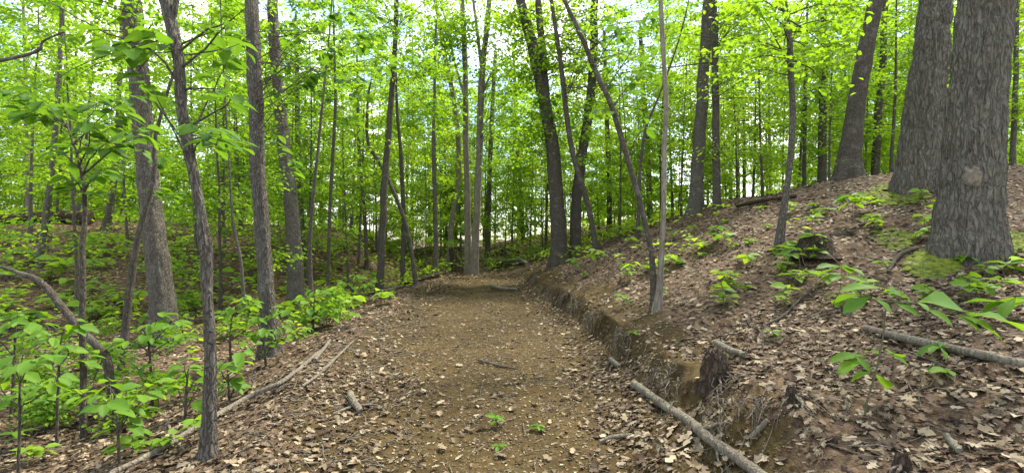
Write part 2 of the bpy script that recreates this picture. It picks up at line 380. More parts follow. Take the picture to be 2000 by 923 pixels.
# ------------------------------------------------------------------ tree builders
def bark_disp(depth, f, k=0, flare=.0, z0=0, lob=5, fh=.35):
    def d(p, th, R):
        z = np.concatenate([[0], np.cumsum(np.linalg.norm(np.diff(p, axis=0), axis=1))])[:, None]; cx = np.cos(th)[None]*R; cy = np.sin(th)[None]*R
        wx = fbm(cx*4+7, cy*4, z*1.4, 2, k+3)*.03
        z = z+.45*vn(cx*7+k, cy*7, z*.7, k+6)+.2*vn(cx*19, cy*19, z*2, k+8)
        n = 1-np.abs(2*vn((cx+wx)*f, (cy+wx)*f, z*f*.12, k)-1)
        n2 = 1-np.abs(2*vn((cx-wx)*f*1.9, (cy+wx)*f*1.9, z*f*.34, k+1)-1)
        n3 = vn(cx*f*.4, cy*f*.4, z*f*.12, k+2)
        o = depth*(.9*n**1.3+.6*n2**1.5-1.1+.5*n3)
        if flare: o = o+R*flare*np.exp(-np.clip(p[:, 2][:, None]-z0, 0, 9)/fh)*(1+.45*np.sin(lob*th+k)[None]+.25*np.sin((lob+3)*th+1.3*k)[None])
        return o
    return d
GA = 2.39996
def gen_tree(seed, H, r0, cb, R, nb, K, per, ll, up, wv=.62, tm='rhomb', trunk_mb=None, wob=.03, tintr=(0., .5), lay=.17, bark_n=7):
    """one forest tree: trunk with limbs and twigs, and a crown of single leaves in horizontal sprays"""
    rg = np.random.default_rng(seed)
    zs = np.linspace(0, H, 9); ang = rg.uniform(0, 6.28)
    pts = np.stack([wob*H*.3*np.sin(zs/H*3+ang)-wob*H*.3*np.sin(ang)+rg.normal(0, .012*H*wob*10*.3, 9)*(zs > 0), wob*H*.3*np.cos(zs/H*2.6+ang)-wob*H*.3*np.cos(ang), zs], 1)
    rad = r0*(1-.93*(zs/H)**.9); rad[0] *= 1.25
    mb = trunk_mb or MB(); sp, sr = spline(pts, rad, 26); sp[0, 2] -= .4; add_tube(mb, sp, sr, bark_n)
    cs, ds, tt = [], [], []
    for i in range(nb):
        t = cb+(1-cb)*((i+rg.uniform(.1, .9))/nb); z = t*H; az = i*GA+rg.normal(0, .35)
        q = (t-cb)/(1-cb); prof = (.55+.6*q if q < .35 else .76*(1-(q-.35)/.65*.78))
        Lb = R*prof*rg.uniform(.75, 1.2); b0 = np.array([np.interp(z, sp[:, 2], sp[:, 0]), np.interp(z, sp[:, 2], sp[:, 1]), z])
        dirh = np.array([math.cos(az), math.sin(az), 0]); ua = up+.5*q*up+rg.normal(0, .24)
        sd_ = np.array([-dirh[1], dirh[0], 0])*rg.normal(0, .12)
        f = np.linspace(0, 1, 5)[:, None]
        bp = b0+Lb*f*(dirh*math.cos(ua)+sd_*f)+np.array([0, 0, 1.])*Lb*(math.sin(ua)*f-.18*f**2)
        rb = max(.006, np.interp(z, sp[:, 2], sr)*.42)
        add_tube(mb, bp, rb*(1-.85*f[:, 0]), 4, cap=False)
        for j in range(K):
            fj = rg.uniform(.22, 1.); k0 = np.array([np.interp(fj, f[:, 0], bp[:, c]) for c in range(3)])
            taz = az+rg.choice([-1, 1])*rg.uniform(.35, 1.25)*(1 if fj < .93 else .3); Lt = Lb*rg.uniform(.22, .5)*(1.15-.5*fj)
            td = np.array([math.cos(taz), math.sin(taz), rg.normal(.1, .3)])
            if j % 2 == 0: add_tube(mb, np.array([k0, k0+td*Lt*.5, k0+td*Lt]), [rb*.25, rb*.2, .002], 3, cap=False)
            n = rg.poisson(per); s = rg.uniform(.1, 1.1, n)[:, None]
            c = k0+td*Lt*s+rg.normal(0, 1, (n, 3))*np.array([ll*1.0, ll*1.0, max(ll*.45, lay*Lt)])
            la = taz+rg.normal(0, .95, n)
            cs.append(c); ds.append(np.stack([np.cos(la), np.sin(la), rg.normal(-.22, .3, n)], 1)); tt.append(np.full(n, rg.uniform(*tintr))+rg.normal(0, .07, n))
    c = np.concatenate(cs); d = np.concatenate(ds); t = np.clip(np.concatenate(tt), 0, .95); n = len(c)
    nn = nrm(np.array([0, 0, 1.])+rg.normal(0, .5, (n, 3)))
    L = ll*rg.uniform(.65, 1.25, n)
    cm = MB(); leaves(cm, c, d, nn, L, L*wv, tm, t, curl=rg.uniform(.3, 2.2, n))
    return mb, cm
# shared models: understory saplings and tall trees, leafier or sparser, in two leaf sizes
def model(nm, bark, *a, lm=None, **k):
    t, c = gen_tree(*a, **k); return t.mesh(nm+'_trunk', bark), c.mesh(nm+'_crown', lm or M_LEAF, False)
UND = [model('understory', B_GREY if i % 3 else B_DARK, 100+i, 8+i*.6, .040+.005*i, .13+.03*(i % 3), 2.9+.2*(i % 4), 32, 10, 12, .128, .26, tm='oval', wob=.05) for i in range(6)]
TALL = [model('tall_tree', [B_GREY, B_DARK, B_PALE][i % 3], 200+i, 15+i, .10+.012*i, .14+.06*(i % 3), 3.8+.3*(i % 3), 36, 10, 12, .18, .42, wob=.03) for i in range(6)]
SHR = [model('bush', B_DARK, 400+i, 2.6+.5*i, .018, .12, 1.25+.1*i, 20, 6, 16, .105, .35, tm='oval', wob=.08) for i in range(4)]
CAN = [gen_tree(300+i, 7, .16, .1, 4.2, 24, 8, 15, .17, .45)[1].mesh('canopy_crown', M_LEAF, False) for i in range(2)]
def stand(mod, x, y, sc, rz, name, label, group, cat='tree', zsc=1., z=None):
    e = thing(name, label, cat, (x, y, tz(x, y) if z is None else z), group); e.rotation_euler = (0, 0, rz); e.scale = (sc, sc, sc*zsc)
    link('trunk', mod[0], e); link('crown', mod[1], e); return e

def big_tree(label, px, bark, Y=None, name='tree', H=16, nside=24, step=.06, depth=.0, f=14., flare=.4, k=0, canopy=True, lob=5, fh=.35, fork=None, cat='tree', wm=1.):
    """a trunk traced up from its foot; px = (x, y, width) points in photograph pixels, base first"""
    b = hit(px[0][0], px[0][1]) if Y is None else Vector(((px[0][0]-1000)/1000*Y, Y, 0))
    Y = b.y; b.z = tz(b.x, b.y)
    pts = [b-Vector((0, 0, .35)), b]+[P(x, y, Y) for x, y, _ in px[1:]]
    pts = [pts[0]]+[p for i, p in enumerate(pts[1:]) if i == 0 or p.z > b.z+.15]
    ws = [px[0][2]]*2+[q[2] for q in px[1:]]; ws = ws[:2]+ws[len(ws)-(len(pts)-2):]
    ca = math.cos(math.atan((px[0][0]-1000)/1000)); rad = [wv/2000*Y*ca*.97*wm for wv in ws]
    top = pts[-1]; dirv = (pts[-1]-pts[-2]).normalized(); zt = b.z+H
    if zt > top.z+.5:
        n = 3
        for i in range(1, n+1):
            q = i/n; hgt = (zt-top.z)*q
            pts.append(top+Vector((dirv.x/max(.5, dirv.z)*hgt*(1-.4*q), dirv.y*hgt*.3, hgt))); rad.append(rad[-1]*(.78 if i < n else .5))
    e = thing(name, label, cat, b)
    o = np.array(b); ln = sum((pts[i+1]-pts[i]).length for i in range(len(pts)-1))
    # rings are dense where the camera looks
    sp, sr = spline(pts, rad, max(14, int(min(ln, 30)/(step*1.5))))
    keep = np.ones(len(sp), bool); hi = sp[:, 2] > CAMZ+.52*Y+.3; keep[np.where(hi)[0][1:][np.arange(hi.sum()-1) % 6 != 5] if hi.sum() > 2 else []] = False; keep[-1] = True
    sp, sr = sp[keep], sr[keep]
    m_ = max(4, int(min(ln, 25)/.7)); jit = spline([(a, b, 0) for a, b in RN.normal(0, 1, (m_, 2))], np.ones(m_), len(sp))[0][:, :2]; jit[0] = 0
    sp[:, :2] += jit*np.minimum(sr, .09)[:, None]*.10
    sp = sp-o
    mb = MB(); add_tube(mb, sp, sr, nside, bark_disp(depth or sr[0]*.13, f, k, flare, 0, lob, fh))
    link('trunk', mb.mesh('trunk', bark), e)
    if fork:
        for fp in fork:
            q = [P(x, y, Y)-b for x, y, _ in fp]; r = [wv/2000*Y*ca*wm for _, _, wv in fp]
            last = q[-1]+(q[-1]-q[-2]).normalized()*2.; q.append(last); r.append(r[-1]*.5)
            s2, r2 = spline(q, r, max(10, int(sum((q[i+1]-q[i]).length for i in range(len(q)-1))/.12)))
            m2 = MB(); add_tube(m2, s2, r2, max(6, nside//2), bark_disp(r2[0]*.1, f, k+9)); link('branch', m2.mesh('branch', bark), e)
    if canopy and Y < 12:
        c = link('crown', CAN[k % 2], e, Vector(sp[-1])-Vector((0, 0, 4.5))); c.rotation_euler = (0, 0, k*1.7); c.scale = (1,)*3
    return e, b

# single leaves as parts of near plants
def leaf_me(tm, L, W, mat, nm='leaf'):
    v, f = LT[tm]; v = v*np.array([L, W, L]); mb = MB(); mb.add(v, f); return mb.mesh(nm, mat)
LM_D = [leaf_me('big', 1, 1, M_LEAFD), leaf_me('ovate', 1, 1, M_LEAFD)]
LM_G = [leaf_me('big', 1, 1, M_LEAFG), leaf_me('ovate', 1, 1, M_LEAFG), leaf_me('long', 1, 1, M_LEAFG)]
def put_leaf(me, e, p, d, n, L, wr=.95, nm='leaf'):
    d = Vector(d).normalized(); n = Vector(n); s = n.cross(d).normalized(); n = d.cross(s)
    o = link(nm, me, e)
    m = Matrix((d, s, n)).transposed(); o.rotation_mode = 'QUATERNION'
    o.location = Vector(p); o.rotation_quaternion = m.to_quaternion(); o.scale = (L, L*wr, L); return o
def branch_part(e, pts, r0, bark, n=6, nm='branch'):
    k = np.linspace(0, 1, len(pts)); sp, sr = spline(pts, r0*(1-.8*k), max(6, len(pts)*4))
    sp[1:-1] += RN.normal(0, 1, (len(sp)-2, 3))*r0*.25
    mb = MB(); add_tube(mb, sp, sr, n); return link(nm, mb.mesh(nm, bark), e)
def spray(e, b, root, c, n, L, lm, spread, bark, r0=.008, br=True, droop=-.25, wr=.55):
    """a twig from root to c (world) with n single leaves around its end"""
    root, c = Vector(root), Vector(c); dv = c-root
    mid = root.lerp(c, .5)+Vector((RN.normal(0, .05), RN.normal(0, .05), .06*dv.length))
    if br: branch_part(e, [root-b, mid-b, c-b], r0, bark)
    hd = math.atan2(dv.y, dv.x)
    for i in range(n):
        q = (i+.5)/n; a = hd+(-1)**i*(1.9*(1-q)+.15)+RN.normal(0, .3)
        off = dv.normalized()*(-spread*.9*(1-q)) if dv.length > spread else Vector((0, 0, 0))
        p = c+off+Vector((math.cos(a), math.sin(a), 0))*spread*.28*RN.uniform(.2, 1)+Vector((0, 0, RN.normal(0, spread*.12)))
        put_leaf(lm[int(RN.integers(len(lm)))], e, p-b, (math.cos(a), math.sin(a), droop+RN.normal(0, .22)), (RN.normal(0, .3), RN.normal(0, .3)-.1, 1), L*RN.uniform(.75, 1.25), wr)

# ------------------------------------------------------------------ the trees one can tell apart
T25, b25 = big_tree('stout grey oak on the right slope with a pale bare patch low on its trunk', [(1885, 492, 158), (1893, 400, 138), (1900, 300, 128), (1912, 150, 118), (1926, 0, 117), (1930, -80, 114)], B_OAK, name='oak_tree', H=18, nside=230, step=.022, depth=.030, f=25, flare=.13, k=1, lob=6, fh=.3)
print('T25', b25)
T24, b24 = big_tree('leaning thick oak just behind the stoutest oak with mossy roots at its foot', [(1795, 365, 120), (1799, 300, 104), (1808, 200, 88), (1822, 60, 74), (1832, -40, 70)], B_OAK, name='oak_tree', H=18, nside=180, step=.03, depth=.040, f=21, flare=.14, k=2, lob=5, canopy=False, wm=0.93)
print('T24', b24)
T23, b23 = big_tree('dark leaning oak with a swollen foot at the crest of the right slope', [(1652, 332, 62), (1662, 280, 52), (1674, 200, 46), (1690, 100, 41), (1712, 0, 37), (1724, -60, 35)], B_DARK, Y=11.8, name='oak_tree', H=18, nside=48, step=.06, f=16, flare=.65, canopy=False, k=3, lob=3, fh=.3, wm=0.80)
print('T23', b23)
T4, b4 = big_tree('thick grey-brown tree behind the crooked sapling left of the path', [(322, 640, 74), (318, 590, 64), (300, 450, 56), (285, 300, 52), (272, 150, 50), (258, 20, 48), (250, -60, 47)], B_GREY, name='tree', Y=10, H=17, nside=64, step=.035, f=15, flare=.32, fh=.28, k=4, wm=0.84)
T6, b6 = big_tree('crooked slim sapling nearest the camera at the left path edge', [(404, 893, 40), (406, 840, 31), (411, 700, 27), (405, 560, 25), (402, 490, 31), (392, 420, 23), (376, 330, 25), (360, 240, 24), (350, 150, 25), (340, 80, 27), (328, 20, 29), (318, -40, 22)], B_FINE, name='sapling', H=6, nside=40, step=.018, f=24, depth=.011, flare=.3, k=5, canopy=False, fork=[[(328, 30, 20), (316, 0, 15), (290, -60, 9)], [(336, 45, 16), (345, 0, 13), (352, -50, 9)]], wm=0.90)
print('T6', b6)
T7, b7 = big_tree('straight grey tree beside the left path edge with ferny leaves at its foot', [(530, 690, 42), (524, 600, 34), (514, 480, 31), (503, 300, 31), (497, 150, 31), (490, 0, 29), (488, -60, 28)], B_FINE, Y=8.2, name='tree', H=15, nside=48, step=.03, f=20, flare=.4, fh=.25, k=6, wm=0.97)
T8, b8 = big_tree('grey-brown tree right behind the straight tree left of the path', [(580, 545, 40), (572, 440, 34), (556, 300, 30), (545, 180, 27), (535, 60, 25), (530, -40, 24)], B_GREY, Y=13.5, name='tree', nside=32, step=.07, f=16, flare=.4, k=7, wm=0.86)
T9, b9 = big_tree('dark slender tree standing at the left rim of the path', [(741, 562, 18), (747, 440, 18), (754, 320, 16), (765, 180, 14), (773, 60, 12), (777, -40, 11)], B_DARK, Y=16.5, name='tree', nside=20, step=.09, f=14, k=8, wm=0.80)
T10, b10 = big_tree('thin black sapling bowed to the left over the path rim', [(812, 556, 11), (806, 500, 10), (790, 430, 10), (765, 365, 9), (740, 315, 8), (718, 275, 8), (718, 200, 6), (724, 160, 4)], B_DARK, Y=17, name='sapling', H=6.0, nside=12, step=.1, f=14, k=9, canopy=False, wm=0.85)
T13, b13 = big_tree('pale forked poplar at the end of the path', [(926, 528, 27), (930, 440, 22), (936, 300, 20), (941, 150, 19), (950, 60, 16), (958, -40, 13)], B_PALE, Y=22, name='poplar_tree', nside=24, step=.1, k=10, flare=.2, fork=[[(940, 130, 11), (932, 60, 9), (924, 0, 8), (916, -50, 7)], [(940, 190, 7), (962, 140, 6), (1000, 110, 4)]], wm=0.66)
T13b, b13b = big_tree('straight pale poplar touching the forked one on its left', [(914, 527, 20), (913, 400, 19), (910, 250, 17), (908, 120, 16), (902, 0, 13), (898, -50, 12)], B_PALE, Y=22.4, name='poplar_tree', nside=24, step=.1, k=11, fork=[[(910, 200, 9), (888, 120, 7), (870, 40, 6), (850, -40, 4)]], wm=0.66)
T13c, b13c = big_tree('pale leaning poplar left of the pair at the end of the path', [(876, 515, 14), (882, 440, 14), (896, 340, 13), (890, 220, 13), (868, 100, 12), (850, 0, 11)], B_PALE, Y=24, name='poplar_tree', nside=16, step=.13, k=12, wm=0.75)
T14, b14 = big_tree('dark forked tree leaning left at the right of the path end', [(1092, 485, 32), (1088, 400, 29), (1078, 280, 26), (1062, 190, 23), (1040, 90, 21), (1016, 0, 18), (1004, -50, 17)], B_DARK, Y=18, name='tree', nside=28, step=.08, k=13, f=13, fork=[[(1068, 220, 17), (1061, 120, 15), (1054, 40, 13), (1048, -40, 12)]])
T15, b15 = big_tree('dark tree with a kinked trunk right of the dark forked tree', [(1124, 465, 26), (1126, 390, 24), (1140, 280, 22), (1152, 200, 20), (1159, 100, 18), (1161, 0, 17), (1161, -50, 16)], B_DARK, Y=18.6, name='tree', nside=24, step=.09, k=14, f=13, wm=0.85)
T16, b16 = big_tree('wavy thin tree crossing in front of the kinked dark tree', [(1166, 470, 12), (1148, 400, 12), (1124, 320, 12), (1108, 230, 12), (1098, 140, 11), (1086, 60, 9), (1072, -40, 8)], B_DARK, Y=16.8, name='sapling', nside=14, step=.1, k=15, f=14, canopy=False, H=11, wm=0.90)
T18, b18 = big_tree('pale slim sapling standing straight on the cut bank', [(1284, 605, 20), (1290, 540, 14), (1294, 430, 12), (1298, 300, 12), (1301, 200, 12), (1294, 80, 11), (1289, -30, 10)], B_PALE, name='sapling', nside=20, step=.05, k=16, f=20, flare=.4, canopy=False, H=7.5, wm=.82)
print('T18', b18)
T17, b17 = big_tree('dark curved sapling leaning left beside the pale one on the bank', [(1277, 596, 15), (1273, 500, 13), (1256, 420, 12), (1228, 320, 13), (1195, 210, 12), (1168, 150, 12), (1135, 70, 11), (1098, -10, 9)], B_DARK, Y=b18.y+.05, name='sapling', nside=20, step=.05, k=17, f=20, canopy=False, H=6.5, wm=.85)
T19, b19 = big_tree('thick grey trunk of the pair on the right slope crest', [(1357, 392, 38), (1364, 300, 34), (1372, 180, 31), (1380, 60, 28), (1384, -40, 26)], B_GREY, Y=15.5, name='tree', nside=32, step=.08, k=18, f=14, wm=0.76)
T20, b20 = big_tree('slimmer dark trunk of the pair on the right slope crest', [(1400, 392, 19), (1399, 280, 18), (1397, 160, 17), (1396, 60, 16), (1394, -40, 15)], B_DARK, Y=14.6, name='tree', nside=24, step=.08, k=19, f=14, fork=[[(1398, 135, 6), (1385, 122, 5), (1350, 126, 3)], [(1396, 40, 6), (1382, 20, 5), (1386, -10, 4)], [(1398, 50, 5), (1440, 30, 4), (1500, 15, 3)]], wm=0.85)
T21, b21 = big_tree('crooked thin tree midway up the right slope', [(1523, 480, 18), (1530, 420, 16), (1542, 330, 14), (1547, 210, 14), (1543, 100, 13), (1534, 10, 11), (1530, -40, 10)], B_GREY, name='tree', nside=20, step=.05, k=20, f=18, canopy=False, H=9, wm=0.92)
print('T21', b21)
T22, b22 = big_tree('dark straight trunk left of the swollen-footed oak', [(1605, 320, 17), (1607, 220, 17), (1609, 100, 15), (1610, -30, 13)], B_DARK, Y=16, name='tree', nside=18, step=.1, k=21)
T1, b1 = big_tree('brown slender tree at far left beside the dark fallen log', [(78, 505, 18), (90, 420, 17), (104, 300, 16), (112, 200, 14), (120, 60, 13), (122, -40, 12)], B_GREY, Y=14.5, name='tree', nside=18, step=.1, k=22, wm=0.85)
T5, b5 = big_tree('short-looking grey trunk between the far log and the thick left tree', [(205, 472, 17), (215, 400, 16), (226, 320, 14), (232, 220, 12), (238, 60, 10)], B_GREY, Y=19, name='tree', nside=16, step=.12, k=23)
T26, b26 = big_tree('mottled slim trunk behind the stoutest oak at the right border', [(1977, 300, 20), (1983, 180, 17), (1986, 60, 15), (1988, -40, 14)], B_GREY, Y=12, name='tree', nside=18, step=.1, k=24, wm=0.70)
T27, b27 = big_tree('dark trunk seen between the swollen-footed oak and the leaning oak', [(1708, 322, 18), (1714, 240, 17), (1722, 150, 15), (1730, 0, 13)], B_DARK, Y=16.5, name='tree', nside=18, step=.12, k=25)
# slim stems between them
for k, (lab, pp, Y) in enumerate([
    ('thin dark stem right of the slender rim tree', [(786, 538, 9), (788, 420, 9), (783, 300, 8), (776, 220, 6), (770, 60, 4)], 18.5),
    ('thin dark stem close left of the pale leaning poplar', [(851, 525, 10), (850, 420, 9), (847, 300, 8), (848, 200, 6), (852, 40, 4)], 20),
    ('thin grey stem rising beside the back tree left of the path', [(612, 600, 9), (606, 500, 8), (610, 400, 7), (625, 250, 6), (640, 100, 4)], 11.5),
    ('slim dark stem behind the grey-brown tree left of the path', [(592, 500, 14), (586, 400, 13), (582, 260, 11), (578, 60, 9)], 19),
    ('thin stem midway between the grey-brown tree and the slender rim tree', [(640, 520, 7), (644, 420, 7), (650, 300, 7), (655, 200, 6), (652, 60, 4)], 15),
    ('thin stem on the green slope between straight tree and crooked sapling', [(478, 600, 8), (472, 520, 7), (455, 430, 6), (448, 330, 5), (440, 200, 4)], 11),
    ('thin stem rising just left of the pair on the right slope crest', [(1246, 430, 8), (1250, 340, 7), (1262, 250, 6), (1290, 180, 4)], 15),
    ('slender brown stem behind the pale sapling on the bank', [(1270, 440, 12), (1266, 320, 11), (1258, 200, 10), (1250, 60, 8)], 24),
    ('thin stem right of the crooked thin tree on the slope', [(1570, 330, 9), (1572, 240, 8), (1575, 100, 6)], 17),
    ('thin grey stem right of the path end poplars', [(952, 470, 11), (955, 380, 10), (960, 250, 9), (968, 100, 7)], 30),
    ('slim trunk behind the wavy thin tree', [(1190, 455, 11), (1190, 360, 10), (1186, 240, 9), (1180, 60, 7)], 27),
    ('thin upright stem far left behind the leafy sapling', [(150, 470, 10), (158, 380, 9), (170, 260, 7), (182, 100, 5)], 20),
    ('thin stem at the far end between poplars and dark forked tree', [(1022, 470, 8), (1018, 380, 8), (1010, 280, 7), (1004, 100, 5)], 34),
    ('thin stem left of the slender rim tree', [(716, 520, 8), (712, 420, 8), (702, 300, 7), (698, 150, 5)], 21)]):
    big_tree(lab, pp, B_DARK if k % 2 == 0 else B_GREY, Y=Y, name='sapling', H=9, nside=10, step=.15, k=30+k, canopy=False, cat='sapling')

# bare patches on the stoutest oak: slightly proud of the bark
def scar(px0, px1, py0, py1):
    mb = MB(); n = 16; v = []
    T = [o for o in T25.children if o.name.startswith('trunk')][0].data
    co = np.empty(len(T.vertices)*3); T.vertices.foreach_get('co', co); co = co.reshape(-1, 3)+np.array(b25)
    fr = co[co[:, 1] < b25.y]
    pu = 1000+1000*fr[:, 0]/fr[:, 1]; pv = 461-1000*(fr[:, 2]-CAMZ)/fr[:, 1]
    for j in range(n+1):
        for i in range(n+1):
            u, vv = i/n*2-1, j/n*2-1
            sx = u*math.sqrt(1-vv*vv*.18); sy = vv*math.sqrt(1-u*u*.18); rag = 1+.34*float(fbm(u*2.2, vv*2.2, px0*.1, 3, 3))
            x = (px0+px1)/2+sx*rag*(px1-px0)/2; y = (py0+py1)/2+sy*rag*(py1-py0)/2
            m = (np.abs(pu-x) < 9) & (np.abs(pv-y) < 9)
            Y = np.sort(fr[m, 1])[max(0, int(m.sum()*.18))] if m.sum() > 2 else b25.y-.4
            edge = max(abs(u), abs(vv)); p = P(x, y, Y-.002+.04*max(0, edge-.8)/.2); p.y += .006*float(fbm(u*6, vv*6, 1.7, 2, 4)); v.append(p-b25)
    I = np.arange((n+1)**2).reshape(n+1, n+1)
    v = np.array([tuple(q) for q in v]); v3 = v.reshape(n+1, n+1, 3)
    for _ in range(6):
        v3[1:-1, :, 1] = (v3[:-2, :, 1]+2*v3[1:-1, :, 1]+v3[2:, :, 1])/4; v3[:, 1:-1, 1] = (v3[:, :-2, 1]+2*v3[:, 1:-1, 1]+v3[:, 2:, 1])/4
    mb.add(v3.reshape(-1, 3), np.stack([I[:-1, :-1], I[1:, :-1], I[1:, 1:], I[:-1, 1:]], 2).reshape(-1, 4))
    o = link('bark_scar', mb.mesh('bark_scar', M_SCAR), T25); o['label'] = 'pale bare patch on the oak bark'
scar(1880, 1928, 322, 368)

# ------------------------------------------------------------------ understory trees placed in the picture's layers
near_spots = [  # px of the stem, depth, model, scale
    (150, 12, 2, .9), (430, 12.5, 3, .8), (385, 16, 4, .95), (250, 17, 1, 1.),
    (680, 17.5, 2, .85), (560, 19, 0, 1.), (470, 21, 5, 1.), (625, 24, 3, 1.), (735, 24, 4, 1.), (830, 24, 1, .95), (860, 28, 2, 1.),
    (1060, 26, 0, .95), (1130, 24, 3, .9), (1210, 19.5, 4, .85), (1290, 21, 5, .9), (1240, 27, 1, 1.), (1330, 18.5, 2, .8), (1440, 17.5, 0, .85),
    (1490, 14.5, 3, .72), (1560, 19, 4, .95), (1620, 14.5, 1, .75), (1690, 18, 2, .9), (1740, 14.5, 5, .8), (1960, 13, 0, .8), (2080, 11, 3, .8), (1860, 16.5, 4, .9),
    (1420, 22, 1, .9), (1000, 33, 5, 1.1), (930, 34, 3, 1.1),
    (985, 27, 0, 1.), (1035, 30, 2, 1.1), (945, 38, 4, 1.25), (1090, 31, 3, 1.1), (890, 36, 1, 1.2), (1015, 42, 5, 1.3), (60, 17, 4, 1.), (520, 16, 1, .95), (440, 18, 2, 1.), (600, 16.5, 4, .9), (110, 20, 0, 1.1), (790, 27, 2, 1.1), (1170, 30, 1, 1.1), (1060, 36, 0, 1.15), (1360, 23, 3, 1.), (1530, 22, 0, 1.), (1660, 21, 5, 1.), (1780, 19, 2, .95), (1470, 20, 4, .9), (1920, 18, 1, .9), (2020, 15, 5, .8), (1600, 17.5, 2, .8), (900, 30, 4, 1.1), (700, 20, 5, .95)]
LMK = [(95, 'the brown slender tree at far left'), (285, 'the thick grey-brown left tree'), (370, 'the crooked sapling'), (510, 'the straight grey tree'), (565, 'the grey-brown back tree'), (750, 'the dark rim tree'), (925, 'the pale path-end poplars'), (1085, 'the dark forked tree'), (1210, 'the curved bank sapling'), (1295, 'the pale bank sapling'), (1385, 'the trunk pair on the crest'), (1535, 'the crooked slope tree'), (1608, 'the dark straight crest trunk'), (1670, 'the swollen-footed oak'), (1805, 'the leaning thick oak'), (1930, 'the stoutest oak')]
used_lab = set()
for i, (px, Y, m, sc) in enumerate(near_spots):
    lx, ln = min(LMK, key=lambda q: abs(q[0]-px)); base = 'leafy young tree'; sd_ = 'left of' if px < lx-12 else 'right of' if px > lx+12 else 'straight behind'
    lab = next(t for t in ('%s %s %s %s' % (a, base, sd_, ln) for a in ('slender', 'bright', 'layered', 'open-crowned', 'thin-stemmed', 'pale green', 'airy', 'spreading')) if t not in used_lab); used_lab.add(lab)
    stand(UND[m], (px-1000)/1000*Y, Y, sc, i*1.3, 'understory_tree', lab, 'leafy young trees between the trunks')
# the forest behind
cnt = 0; pts_used = [((px-1000)/1000*Y, Y) for px, Y, _, _ in near_spots]
rgb = np.random.default_rng(77)
while cnt < 235:
    Y = math.sqrt(rgb.uniform(18**2, 60**2)); u = rgb.uniform(-1.12, 1.12); x = u*Y
    if abs(x+1.2) < 2.6 and Y < 26: continue
    if min((x-a)**2+(Y-b)**2 for a, b in pts_used) < 2.2: continue
    pts_used.append((x, Y)); cnt += 1
    if cnt % 5 < 2: stand(TALL[cnt % 6], x, Y, rgb.uniform(.75, 1.1), rgb.uniform(0, 6.28), 'forest_tree', 'tall thin-stemmed tree in the bright green woods behind', 'tall trees of the woods behind')
    else: stand(UND[cnt % 6], x, Y, rgb.uniform(.85, 1.3), rgb.uniform(0, 6.28), 'understory_tree', 'leafy understory tree with pale green sprays in the woods behind', 'understory trees of the woods behind')

k = 0
while k < 55:
    Y = math.sqrt(rgb.uniform(15**2, 42**2)); x = rgb.uniform(-1.1, 1.1)*Y
    if EL(Y)-1.2 < x < ER(Y)+(4.5 if Y < 15 else 3.2 if Y < 20 else .5): continue
    stand(SHR[k % 4], x, Y, rgb.uniform(.6, 1.1), rgb.uniform(0, 6.28), 'young_bush', 'knee to head high leafy bush of the undergrowth between trunks', 'leafy bushes of the undergrowth', 'bush'); k += 1
k = 0
while k < 85:
    Y = math.sqrt(rgb.uniform(27**2, 60**2)); x = rgb.uniform(-1.05, 1.05)*Y
    stand(SHR[k % 4], x, Y, rgb.uniform(1.4, 2.5), rgb.uniform(0, 6.28), 'young_bush', 'tall leafy bush filling the gaps low down in the woods far behind', 'tall leafy bushes far behind', 'bush'); k += 1
# ------------------------------------------------------------------ near leafy plants, leaf by leaf
def sapling(label, stem, Y, sprays, leafL, lm, bark=B_DARK, w0=9, n=8, spread=.22, name='sapling', cat='sapling', base=None, wr=.55):
    b = base or Vector(((stem[0][0]-1000)/1000*Y, Y, 0)); b.z = tz(b.x, b.y)
    e = thing(name, label, cat, b)
    pts = [b-Vector((0, 0, .1))]+[P(x, y, Y) for x, y in stem[1:]]
    k = np.linspace(0, 1, len(pts)); sp, sr = spline(pts, w0/2000*Y*(1-.75*k), 30)
    sp[1:-1] += RN.normal(0, 1, (28, 3))*sr[0]*.12
    mb = MB(); add_tube(mb, sp-np.array(b), sr, 8); link('stem', mb.mesh('stem', bark), e)
    for s in sprays:
        x, y = s[0], s[1]; dy = s[2] if len(s) > 2 else RN.uniform(-.35, .35)
        c = P(x, y, Y+dy); j = np.argmin(np.linalg.norm(sp-np.array(c-Vector((0, 0, .25))), axis=1)); j = min(j, len(sp)-2)
        spray(e, b, sp[j], c, n, leafL, lm, spread, bark, sr[j]*.55+.0015, wr=wr)
    return e, b
sapling('leafy dark-stemmed sapling at far left with big dark green leaves at eye level', [(165, 640), (160, 540), (165, 430), (163, 360), (150, 300), (130, 240)], 5.2,
        [(60, 178), (125, 200), (190, 182), (235, 222), (100, 228), (170, 236), (20, 170), (40, 210), (150, 270), (215, 275), (110, 285), (250, 190), (200, 330), (140, 345), (280, 250)], .18, LM_D, w0=12, n=9)
spl = lambda e, b, Y, lst, n, L, lm, rt, spread=.25, bark=B_DARK, r0=.008: [spray(e, b, P(*rt[i % len(rt)], Y), P(x, y, Y+RN.uniform(-.4, .4)), n, L, lm, spread, bark, r0) for i, (x, y) in enumerate(lst)]
spl(T6, b6, b6.y, [(432, 262), (462, 282), (415, 245), (440, 55), (470, 85), (255, 95), (225, 110), (300, 60), (280, 140), (205, 60), (450, 110), (455, 180)], 7, .16, LM_D, [(376, 300), (370, 270), (362, 250), (345, 90), (345, 110), (340, 70), (345, 100), (345, 105), (380, 340)], .2)
spl(T4, b4, 9.3, [(300, 372), (345, 378), (262, 285), (320, 300)], 8, .2, LM_D, [(296, 400), (296, 405), (284, 300), (290, 330)], .3)
